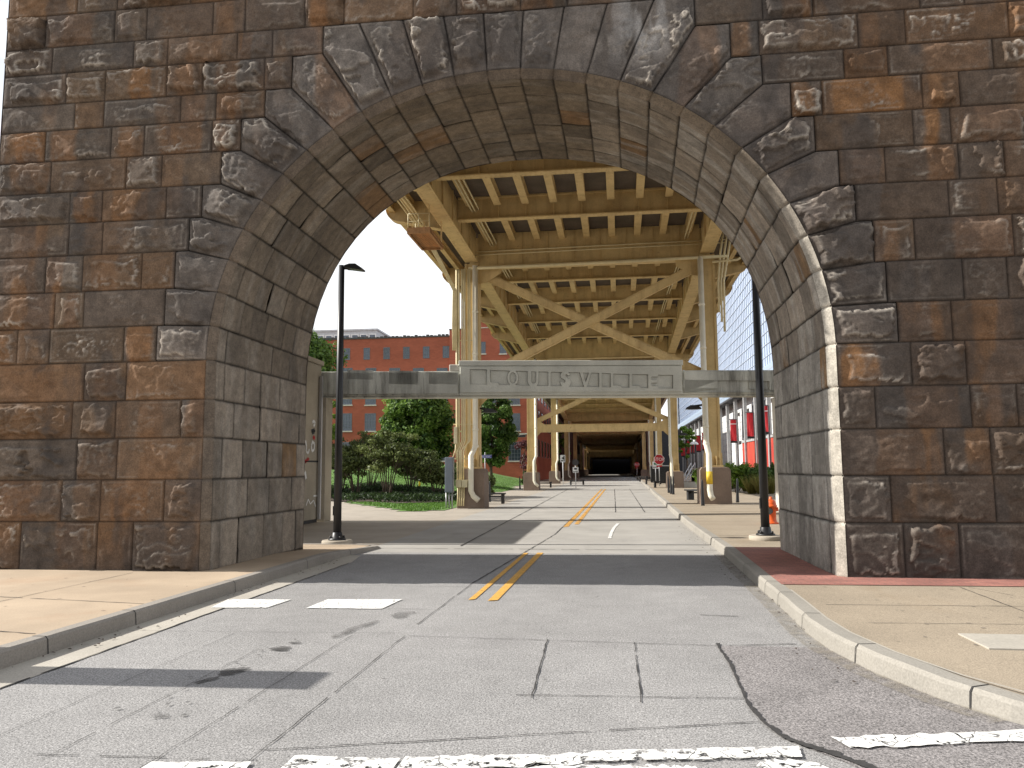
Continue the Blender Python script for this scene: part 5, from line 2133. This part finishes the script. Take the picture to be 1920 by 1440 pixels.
# stop sign
sp_ = onz(1237, 912, .15)
Y = sp_.y
st = empty('stop_sign', (sp_.x, Y, .15), 'red octagonal stop sign on a thin post by the right columns', 'stop sign')
cz0 = ony(1236, 861.5, Y).z
rad = .40
MB().tube([(sp_.x, Y, .15), (sp_.x, Y, cz0 + .3)], .035, 8).build('post', 'galv', st)
octo = lambda r: [(r * math.cos(PI / 8 + k * PI / 4), r * math.sin(PI / 8 + k * PI / 4)) for k in range(8)]
MB().prism(octo(rad + .03), lambda a, b, d: (sp_.x + a, Y - .05 + d, cz0 + b), 0, .012).build('border', 'sign_white', st)
fc = MB().prism(octo(rad), lambda a, b, d: (sp_.x + a, Y - .056 + d, cz0 + b), 0, .006).build('face', 'sign_red', st)
txt('lettering', 'STOP', .36, (sp_.x, Y - .066, cz0), 'sign_white', fc)
MB().boxm(sp_.x - .22, sp_.x + .22, Y - .06, Y - .048, cz0 - .58, cz0 - .46).build('supplement_plate', 'sign_red', st)
# white sign left of it
wx, wz = ony(1229, 872, Y + 1).x, ony(1229, 872, Y + 1).z
ws = empty('parking_sign', (wx, Y + 1, .15), 'small white notice sign with green print left of the stop sign', 'sign')
MB().tube([(wx, Y + 1.04, .15), (wx, Y + 1.04, wz + .3)], .03, 8).build('post', 'galv', ws)
f = MB().boxm(wx - .24, wx + .24, Y + .97, Y + .985, wz - .28, wz + .28).build('face', 'sign_white', ws)
MB().boxm(wx - .13, wx + .13, Y + .962, Y + .97, wz + .02, wz + .2).build('print', 'sign_green', f)
MB().boxm(wx - .2, wx + .2, Y + .962, Y + .97, wz - .2, wz - .14).build('print', 'sign_black', f)
# far stop sign deep in the passage
fx_ = ony(1194, 871, 118)
fs_ = empty('stop_sign', (fx_.x, 118, .15), 'distant stop sign in the dark passage under the viaduct', 'stop sign')
MB().tube([(fx_.x, 118, .15), (fx_.x, 118, fx_.z)], .035, 8).build('post', 'galv', fs_)
f = MB().prism(octo(.38), lambda a, b, d: (fx_.x + a, 117.93 + d, fx_.z + b), 0, .02).build('face', 'sign_red', fs_)
txt('lettering', 'STOP', .34, (fx_.x, 117.92, fx_.z), 'sign_white', f)
MB().boxm(fx_.x - .2, fx_.x + .2, 117.93, 117.95, fx_.z - .55, fx_.z - .44).build('supplement_plate', 'sign_red', fs_)
# turn sign on the left
tx = onz(1056, 908, .05)
Y = tx.y
tz0 = ony(1056, 860, Y).z
ts = empty('turn_sign', (tx.x, Y, 0), 'white rectangular sign with a black turn symbol on a pale post', 'sign')
MB().tube([(tx.x, Y, 0), (tx.x, Y, tz0 + .2)], .04, 8).build('post', 'sign_white', ts)
f = MB().boxm(tx.x - .25, tx.x + .25, Y - .07, Y - .05, tz0 - .36, tz0 + .36).build('face', 'sign_white', ts, bevel=.004)
MB().bar((tx.x + .12, Y - .075, tz0 - .26), (tx.x + .12, Y - .075, tz0 + .28), .012, .09, up=(1, 0, 0)).bar((tx.x + .12, Y - .075, tz0 - .02), (tx.x - .06, Y - .075, tz0 + .06), .012, .09).prism([(-.19, .0), (.02, .12), (.02, -.12)], lambda a, b, d: (tx.x + a + .04, Y - .081 + d, tz0 + .06 + b), 0, .012).lathe([(.001, 0), (.001, .001)], (tx.x, Y, tz0), 3).build('symbol', 'sign_black', f)
MB().prism([(.085 * math.cos(k * PI / 6), .085 * math.sin(k * PI / 6)) for k in range(12)], lambda a, b, d: (tx.x - .08 + a, Y - .081 + d, tz0 - .2 + b), 0, .012).build('symbol', 'sign_black', f)
# back of a round sign and a white notice
rx = ony(1079, 867, 66)
rs = empty('round_sign', (rx.x, 66, 0), 'dark round sign back above a white notice on the left kerb', 'sign')
MB().tube([(rx.x, 66, 0), (rx.x, 66, rx.z)], .035, 8).build('post', 'galv', rs)
MB().prism([(.27 * math.cos(k * PI / 12), .27 * math.sin(k * PI / 12)) for k in range(24)], lambda a, b, d: (rx.x + a, 65.94 + d, rx.z + b), 0, .02).build('disc', 'sign_back', rs)
nz_ = ony(1079, 881, 66).z
f = MB().boxm(rx.x - .24, rx.x + .24, 65.94, 65.96, nz_ - .23, nz_ + .23).build('notice', 'sign_white', rs)
MB().boxm(rx.x - .12, rx.x + .12, 65.932, 65.94, nz_ + .02, nz_ + .16).build('print', 'sign_back', f)
MB().boxm(rx.x - .2, rx.x + .2, 65.932, 65.94, nz_ - .18, nz_ - .13).build('print', 'sign_back', f)
# street name sign
sx0 = ony(910, 856, 50)
sn = empty('street_name_sign', (sx0.x, 50, 0), 'blue street name sign on a thin post behind the near left column', 'street sign')
MB().tube([(sx0.x - .02, 50, .3), (sx0.x - .02, 50, sx0.z + .28)], .028, 8).build('post', 'galv', sn)
f = MB().boxm(sx0.x - .42, sx0.x + .42, 49.95, 49.965, sx0.z - .1, sx0.z + .1).build('face', 'sign_blue', sn)
MB().boxm(sx0.x - .40, sx0.x + .40, 49.944, 49.95, sx0.z + .07, sx0.z + .085).boxm(sx0.x - .40, sx0.x + .40, 49.944, 49.95, sx0.z - .085, sx0.z - .07).build('border', 'sign_white', f)
for k, w in enumerate((.09, .05, .06, .04, .07, .06, .05)):      # letters too small to read in the photograph
    x = sx0.x - .30 + k * .095
    MB().boxm(x, x + w * .7, 49.944, 49.95, sx0.z - .035, sx0.z + (.045 if k in (0, 3) else .02)).build('lettering', 'sign_white', f)
# yellow marker post in the grass
ym = onz(787, 901, .9)
ymk = empty('marker_post', (ym.x, ym.y, .4), 'small yellow marker post standing in the lawn', 'marker post')
MB().lathe([(.06, 0), (.06, .75), (.045, .8)], (ym.x, ym.y, .4), 10).build('post', 'yellow_post', ymk)
MB().lathe([(.064, .5), (.064, .6)], (ym.x, ym.y, .4), 10).build('reflector_band', 'sign_white', ymk)
# litter bin
lb = onz(1241, 911, .15)
bi_ = empty('litter_bin', (lb.x, lb.y + 6, .15), 'wide black slatted container beside the column under the stop sign', 'litter bin')
b = MB()
LX, LY = onz(1241, 908, .15).x, onz(1241, 908, .15).y
b.boxm(LX - .95, LX + .95, LY, LY + .8, .3, 1.75)
b.build('body', 'black_soft', bi_, bevel=.03)
b = MB()
for k in range(16):
    x = LX - .9 + k * .116
    b.boxm(x, x + .05, LY - .05, LY, .3, 1.65)
b.build('slats', 'black', bi_)
MB().boxm(LX - 1.0, LX + 1.0, LY - .08, LY + .88, 1.75, 1.84).build('rim', 'galv', bi_, bevel=.01)
# planter box and stair rail on the right
pb = onz(1302, 914, .15)
pe = empty('planter_box', (pb.x, pb.y, .15), 'low white block planter beside the shrub on the right', 'planter')
MB().boxm(pb.x - .9, pb.x + 1.0, pb.y, pb.y + .9, .15, .55).build('box', 'pier_pale', pe, bevel=.02)
MB().boxm(pb.x - .8, pb.x + .9, pb.y + .1, pb.y + .8, .55, .58).build('soil', 'mulch', pe)
hr = empty('stair_handrail', (9, 80, .15), 'grey metal stair handrails rising toward the arena entrance', 'handrail')
for k, (px, py) in enumerate([(1280, 893), (1287, 891)]):
    p = onz(px, 908, .15)
    a = MB()
    p0_, p1_ = ony(px, 896, 78), ony(px + 16, 868, 84)
    a.tube([p0_, p1_], .05, 6)
    a.tube([p0_ - Vector((0, 0, .5)), p1_ - Vector((0, 0, .5))], .04, 6)
    for t in (0, .33, .66, 1):
        q = p0_.lerp(p1_, t)
        a.tube([q, (q.x, q.y, .15 + 1.2 * t)], .04, 6)
    a.build('rail', 'galv', hr)
stp = empty('entrance_steps', (10.5, 82, .15), 'grey concrete steps leading up to the arena plaza', 'steps')
mb = MB()
for k in range(9):
    mb.boxm(8.2, 14.5, 80 + k * .4, 86, .15 + k * .16 - (.16 if k else 0), .15 + (k + 1) * .16 - .002 * k)
mb.build('treads', 'apron', stp)
# plaza lamps seen against the banners
for px, lb_ in ((1298.5, 'left one of the two plaza lamps with white hoods before the banners'), (1304.5, 'right one of the two plaza lamps with white hoods before the banners')):
    a = ony(px, 833, 95)
    e = empty('plaza_lamp', (a.x, 95, .15), lb_, 'plaza lamp', 'plaza lamps before the arena')
    MB().tube([(a.x, 95, .15), (a.x, 95, a.z)], .07, 8).build('pole', 'black_soft', e)
    MB().lathe([(.34, -.05), (.3, .1), (.14, .25), (.03, .3)], (a.x, 95, a.z), 12).build('hood', 'sign_white', e)
# slab added out of frame on the left to cast the road shadow
ps = empty('shadow_slab', (-7.2, 5.85, .15), 'tall narrow grey slab added beyond the frame to cast a bar of shadow', 'shadow caster')
MB().boxm(-7.32, -7.08, 5.60, 6.10, .15, 3.52).build('slab', 'panel_grey', ps, bevel=.02)
MB().boxm(-7.42, -6.98, 5.5, 6.2, .15, .25).build('plinth', 'base_conc', ps, bevel=.01)
#PART3

# ------------------------------------------------------------------ lawn
LAWN = [(-60, 62), (-20, 46), (-14, 39.7), (-9.0, 31.8), (-7.7, 29.7), (-6.75, 31.2), (-7.0, 36), (-7.05, 41.5), (-8.7, 48), (-8.9, 52), (-7.9, 57), (-7.9, 62), (-9.2, 70), (-9.9, 99.6), (-60, 99.6)]
PATH = [(-6.9, 43.0), (-8.9, 48.5), (-16, 53), (-16, 55.2), (-8.6, 51.0), (-7.5, 56)]


def inside(poly, x, y):
    c = False
    n = len(poly)
    j = n - 1
    for i in range(n):
        xi, yi = poly[i]
        xj, yj = poly[j]
        if (yi > y) != (yj > y) and x < (xj - xi) * (y - yi) / (yj - yi) + xi:
            c = not c
        j = i
    return c


def edge_dist(poly, x, y):
    return float(polydist(np.array([x]), np.array([y]), poly)[0])


def hl(x, y):
    t = min(1, max(0, (y - 33) / 62))
    h = .02 + 2.1 * t * t * (3 - 2 * t)
    h += .30 * math.exp(-((x + 15) / 7) ** 2 - ((y - 47) / 7) ** 2)
    h += .25 * (float(vnoise(x * .3, y * .3, 5)) - .5)
    return h


st_ = .6
nx_, ny_ = int(54 / st_), int(72 / st_)
vs, idx, fs = [], {}, []
for i in range(nx_):
    for j in range(ny_):
        x, y = -60 + i * st_, 28.8 + j * st_
        pts = [(x, y), (x + st_, y), (x + st_, y + st_), (x, y + st_)]
        if sum(inside(LAWN, *p) for p in pts) < 2:
            continue
        q = []
        for p in pts:
            k = (round(p[0], 2), round(p[1], 2))
            if k not in idx:
                d = edge_dist(LAWN, *p) if inside(LAWN, *p) else 0
                idx[k] = len(vs)
                vs.append((p[0], p[1], .012 + (hl(*p) - .02) * min(1, d / 9.0) + .03 * min(1, d * 3)))
            q.append(idx[k])
        fs.append(tuple(q))
lm_ = MB()
lm_.add(vs, fs, True)
tag(lm_.build('lawn', 'lawn'), kind='structure')
LZ = {k: vs[i][2] for k, i in idx.items()}


def gz(x, y):
    d = edge_dist(LAWN, x, y) if inside(LAWN, x, y) else 0
    return .012 + (hl(x, y) - .02) * min(1, d / 9.0) + .03 * min(1, d * 3)


def tri_cloud(name, P, dirs, ln, wd, shade, mat, parent=None, org=(0, 0, 0)):
    """blades: P base points (n,3), dirs (n,3) unit growth, lengths, widths"""
    n = len(P)
    rnd_ = rng.normal(size=(n, 3))
    sdv = np.cross(dirs, rnd_)
    sdv /= np.linalg.norm(sdv, axis=1)[:, None]
    V = np.empty((n, 3, 3))
    V[:, 0] = P - sdv * wd[:, None]
    V[:, 1] = P + sdv * wd[:, None]
    V[:, 2] = P + dirs * ln[:, None]
    return raw_mesh(name, V.reshape(-1, 3) - np.array(org), 3, np.repeat(shade, 3), mat, parent)


def raw_mesh(name, V, k, shade, mat, parent):
    n = len(V) // k
    me = bpy.data.meshes.new(name)
    me.vertices.add(len(V))
    me.vertices.foreach_set('co', V.astype(np.float32).ravel())
    me.loops.add(n * k)
    me.loops.foreach_set('vertex_index', np.arange(n * k, dtype=np.int32))
    me.polygons.add(n)
    me.polygons.foreach_set('loop_start', np.arange(0, n * k, k, dtype=np.int32))
    me.update(calc_edges=True)
    a = me.color_attributes.new('Col', 'FLOAT_COLOR', 'POINT')
    sh = np.clip(shade, 0, 1)
    a.data.foreach_set('color', np.c_[sh, sh, sh, np.ones(len(sh))].astype(np.float32).ravel())
    me.materials.append(M[mat])
    o = bpy.data.objects.new(name, me)
    COL.objects.link(o)
    if parent is not None:
        o.parent = parent
    return o


def leaf_cloud(name, clumps, n, size, mat, parent, org, shell=.55, droop=.0, seed=0, var=.25):
    """clumps: (centre, (rx, ry, rz)); leaves scattered through the outer part of each"""
    r_ = np.random.default_rng(seed + 11)
    w = np.array([c[1][0] * c[1][1] + c[1][0] * c[1][2] for c in clumps])
    cnt = np.maximum(3, (n * w / w.sum()).astype(int))
    Ps, Ns, Sh = [], [], []
    for (c, rad), m_ in zip(clumps, cnt):
        d = r_.normal(size=(m_, 3))
        d /= np.linalg.norm(d, axis=1)[:, None]
        t = (shell + (1 - shell) * r_.random(m_) ** .6) * (1 + .12 * r_.normal(size=m_))
        Ps.append(np.array(c) + d * t[:, None] * np.array(rad))
        nn = d + .75 * r_.normal(size=(m_, 3)) + np.array((0, 0, .35))
        Ns.append(nn / np.linalg.norm(nn, axis=1)[:, None])
        Sh.append(np.full(m_, r_.uniform(.15, .75)) + r_.normal(size=m_) * var)
    P, Nn, sh = np.concatenate(Ps), np.concatenate(Ns), np.concatenate(Sh)
    m_ = len(P)
    a = np.cross(Nn, r_.normal(size=(m_, 3)))
    a /= np.linalg.norm(a, axis=1)[:, None]
    b = np.cross(Nn, a)
    s = size * r_.uniform(.6, 1.4, m_)
    fold = Nn * (s * .22)[:, None]
    V = np.empty((m_, 4, 3))
    V[:, 0] = P - a * s[:, None]
    V[:, 1] = P - b * (s * .55)[:, None] + fold
    V[:, 2] = P + a * s[:, None]
    V[:, 3] = P + b * (s * .55)[:, None] + fold
    return raw_mesh(name, V.reshape(-1, 3) - np.array(org), 4, np.repeat(sh, 4), mat, parent)


def tree(name, label, x, y, h, rw, leaf, n, size, seed, trunk=.2, low=.25, lobes=34, group=None, egg=1.0, clump=.26):
    r_ = random.Random(seed)
    z = gz(x, y)
    e = empty(name, (x, y, z), label, 'tree', group)
    t = MB()
    top = z + h * .8
    bend = [(x + r_.uniform(-.1, .1) * k * .5, y + r_.uniform(-.1, .1) * k * .5, z - .1 + (top - z) * k / 5) for k in range(6)]
    t.tube(bend, [trunk * (1.25 if k == 0 else 1 - .15 * k) for k in range(6)], 9)
    cl = []
    zc = z + h * (low + (1 - low) / 2)
    rz = h * (1 - low) / 2
    for k in range(lobes):
        u = r_.uniform(-.95, .95)
        a = r_.uniform(0, 2 * PI)
        prof = math.sqrt(max(0.05, 1 - u * u)) if egg == 1 else (max(.08, (1 - (u + 1) / 2) ** .62))
        q = r_.uniform(.45, .92)
        c = (x + rw * prof * q * math.cos(a), y + rw * prof * q * math.sin(a), zc + rz * u * .92)
        s = rw * clump * r_.uniform(.7, 1.35)
        cl.append((c, (s, s, s * r_.uniform(.6, .85))))
        if k % 3 == 0:
            b = bend[min(5, max(1, int((c[2] - z) / h * 5)))]
            t.tube([b, ((b[0] + c[0]) / 2, (b[1] + c[1]) / 2, (b[2] + c[2]) / 2 + .1), c], [trunk * .42, trunk * .26, trunk * .08], 6)
    t.build('trunk', 'bark', e)
    leaf_cloud('crown', cl, n, size, leaf, e, (x, y, z), seed=seed)
    return e


p = ony(778, 800, 62)
tree('shade_tree', 'dense rounded dark green tree in front of the warehouse', p.x, 62, 8.4, 3.05, 'leaf_dense', 42000, .15, 1, .24, .04, 150, egg=1, clump=.27)
p = ony(925, 810, 74)
tree('maple_tree', 'lighter green tree right of the near left column', p.x - .2, 74, 8.6, 2.4, 'leaf_mid', 15000, .15, 2, .16, .16, 80, clump=.26)
p = ony(592, 640, 44)
tree('leafy_tree', 'tall green tree showing above the flood wall', p.x - 2.0, 44, 10.2, 3.6, 'leaf_mid', 18000, .14, 3, .24, .25, 110)
p = ony(612, 668, 40)
tree('small_tree', 'small bright yellow-green tree top just above the left pier', p.x + .1, 40, 6.6, .8, 'leaf_bright', 2600, .10, 4, .07, .45, 20)
p = ony(980, 850, 90)
tree('redbud_tree', 'thin purple-leaved tree against the warehouse wall', p.x, 90, 4.6, 1.3, 'leaf_purple', 1800, .10, 5, .08, .3, 22)
p = ony(1071, 825, 150)
tree('distant_tree', 'green tree seen between the far left columns', -8.9, 138, 10, 1.5, 'leaf_bright', 2500, .25, 6, .2, .2, 22)
tree('distant_tree', 'pale green tree beyond the banners at the far end of the arena', ony(1281, 822, 150).x + .6, 150, 9.6, 1.8, 'leaf_bright', 2200, .22, 7, .2, .3, 22)

# multi-stem shrubs
def shrub(x, y, h, w, seed, label, leaf='leaf_olive', n=5200, size=.075, stems=8):
    r_ = random.Random(seed)
    z = gz(x, y)
    e = empty('multi_stem_shrub', (x, y, z), label, 'shrub', 'tall shrubs on the planted bank')
    t = MB()
    cl = []
    for k in range(stems):
        a = 2 * PI * k / stems + r_.uniform(-.3, .3)
        q = r_.uniform(.25, 1)
        tip = (x + w * q * math.cos(a), y + w * q * math.sin(a), z + h * r_.uniform(.62, .95) * (1.05 - .3 * q))
        mid = (x + w * q * .38 * math.cos(a), y + w * q * .38 * math.sin(a), z + (tip[2] - z) * .5)
        b = (x + .1 * math.cos(a), y + .1 * math.sin(a), z - .05)
        t.tube([b, mid, tip], [.035, .026, .010], 6)
        for j in range(5):
            f = r_.uniform(.35, 1.05)
            c = [mid[i] + (tip[i] - mid[i]) * f + r_.gauss(0, .22) for i in range(3)]
            t.tube([mid, c], [.014, .006], 4)
            s = r_.uniform(.22, .46)
            cl.append((tuple(c), (s * 1.3, s * 1.3, s * .6)))
    t.build('stems', 'bark', e)
    leaf_cloud('foliage', cl, n, size, leaf, e, (x, y, z), shell=.2, seed=seed, var=.3)


for i, (px, Y, top, w, lb) in enumerate([(726, 40, 790, 1.55, 'open multi-stem olive shrub with bare forked base, middle of the bank'), (668, 42, 800, 1.5, 'olive shrub just right of the left lamp post'), (640, 45, 805, 1.5, 'olive shrub behind the left lamp post'),
                                      (818, 41, 838, 1.15, 'lower olive shrub left of the utility cabinet'), (694, 47, 792, 1.6, 'olive shrub at the back of the bank below the dense tree'), (770, 48, 815, 1.4, 'olive shrub in front of the dense tree trunk')]):
    p = ony(px, 900, Y)
    zt2 = ony(px, top, Y).z
    shrub(p.x, Y, zt2 - gz(p.x, Y), w, 20 + i, lb)

# mulch bed, ground cover
bed = [(-15.5, 41.0), (-13, 38.3), (-9.6, 35.6), (-8.0, 36.8), (-7.6, 41), (-8.8, 46.5), (-15, 50.5), (-21, 49)]
vs, fs = [], []
nb = 16
for k in range(nb + 1):
    pass
bm_ = MB()
xs0, ys0 = np.arange(-21, -7.4, .5), np.arange(35.5, 50.5, .5)
for x in xs0:
    for y in ys0:
        if inside(bed, x + .25, y + .25):
            bm_.add([(a, b, gz(a, b) + .035) for a, b in ((x, y), (x + .5, y), (x + .5, y + .5), (x, y + .5))], [(0, 1, 2, 3)])
tag(bm_.build('mulch_bed', 'mulch'), kind='structure')
Pp, D, Ln, Wd, Sh = [], [], [], [], []
tries = 0
while len(Pp) < 9000 and tries < 60000:
    tries += 1
    x, y = random.uniform(-21, -7.6), random.uniform(36.5, 50)
    if inside(bed, x, y) and float(vnoise(x * .6, y * .6, 8)) > .33:
        Pp.append((x, y, gz(x, y) + .03 + random.random() * .28))
        a = random.uniform(0, 6.28)
        D.append((math.cos(a) * .8, math.sin(a) * .8, .6))
        Ln.append(random.uniform(.10, .24))
        Wd.append(random.uniform(.03, .07))
        Sh.append(random.uniform(0, 1))
tag(tri_cloud('ground_cover', np.array(Pp), np.array(D), np.array(Ln), np.array(Wd), np.array(Sh), 'leaf_cover'), kind='stuff')
# grass blades
Pp = []
tries = 0
while len(Pp) < 46000 and tries < 400000:
    tries += 1
    u = random.random() ** 1.7
    y = 29.5 + u * 60
    x = random.uniform(-22 - u * 20, -6.6)
    if inside(LAWN, x, y) and not inside(bed, x, y):
        Pp.append((x, y, gz(x, y) - .01))
Pp = np.array(Pp)
n = len(Pp)
D = np.c_[rng.normal(0, .4, (n, 2)), np.ones(n)]
D /= np.linalg.norm(D, axis=1)[:, None]
tag(tri_cloud('grass', Pp, D, rng.uniform(.05, .11, n), rng.uniform(.012, .03, n), np.clip(rng.normal(.5, .25, n), 0, 1), 'grass'), kind='stuff')

# clipped shrubs on the right, ornamental grass
def bush(x, y, z, rx, ry, h, label, leaf, n, size, seed, name='round_shrub', cat='shrub', group=None):
    e = empty(name, (x, y, z), label, cat, group)
    r_ = random.Random(seed)
    cl = []
    st2 = MB()
    for k in range(26):
        a, q = r_.uniform(0, 6.28), r_.random() ** .5 * .72
        hh = h * r_.uniform(.25, .82) * (1 - .25 * q)
        c = (x + rx * q * math.cos(a), y + ry * q * math.sin(a), z + hh)
        s = r_.uniform(.26, .40) * min(rx, h)
        cl.append((c, (s, s, s * .8)))
        if k % 3 == 0:
            st2.tube([(x + .06 * math.cos(a), y + .06 * math.sin(a), z - .02), c], [.02, .008], 5)
    st2.build('stems', 'bark', e)
    leaf_cloud('foliage', cl, n, size, leaf, e, (x, y, z), shell=.35, seed=seed, var=.3)


p = onz(1304, 912, .15)
bush(p.x, 56, .15, 1.0, 1.0, 2.0, 'bright green shrub left of the near right pedestal', 'leaf_bright', 4200, .075, 41, group='shrubs behind the right pedestal')
p = onz(1390, 925, .15)
bush(p.x - .1, 47, .15, 1.0, 1.0, 2.05, 'bright green shrub right of the near right pedestal', 'leaf_bright', 4200, .075, 42, group='shrubs behind the right pedestal')
p = ony(1428, 900, 46)
bush(p.x, 46.5, .15, 1.0, 1.0, 1.9, 'darker green shrub between the bright shrub and the lamp post', 'leaf_mid', 4200, .075, 43, group='shrubs behind the right pedestal')
bush(ony(1350, 890, 50).x, 50, .15, 1.2, .9, 1.75, 'green shrub hidden in part by the near right pedestal', 'leaf_mid', 3200, .075, 45, group='shrubs behind the right pedestal')
bush(ony(1450, 900, 47).x, 47.2, .15, 1.0, 1.0, 1.9, 'dark green shrub behind the hydrant', 'leaf_mid', 3200, .075, 46, group='shrubs behind the right pedestal')
bush(ony(984, 890, 58).x, 61, .15, .7, .7, 1.7, 'small round green shrub beside the second left pedestal', 'leaf_mid', 2200, .07, 44)
for i, (px, Y, lb) in enumerate([(1410, 45, 'golden feather grass clump in front of the bright shrub'), (1428, 44.5, 'golden feather grass clump left of the right lamp post'), (1443, 45, 'golden feather grass clump right of the right lamp post'), (1400, 49.5, 'tall pale grass clump behind the shrubs')]):
    x = ony(px, 920, Y).x
    e = empty('grass_clump', (x, Y, .15), lb, 'ornamental grass', 'ornamental grass clumps')
    n = 420
    a, q = rng.uniform(0, 6.28, n), rng.random(n) ** .5
    P0 = np.c_[x + .18 * q * np.cos(a), Y + .18 * q * np.sin(a), np.full(n, .14)]
    D = np.c_[np.cos(a) * q * .55, np.sin(a) * q * .55, np.ones(n)]
    D /= np.linalg.norm(D, axis=1)[:, None]
    tri_cloud('blades', P0, D, rng.uniform(.6, 1.25 if i < 3 else 2.2, n), rng.uniform(.008, .02, n), rng.random(n), 'leaf_gold', e, (x, Y, .15))
bush(ony(912, 875, 40).x, 39.5, .05, .55, .55, 1.7, 'loose leafy bush behind the near left pedestal', 'leaf_olive', 1500, .07, 51, group=None)
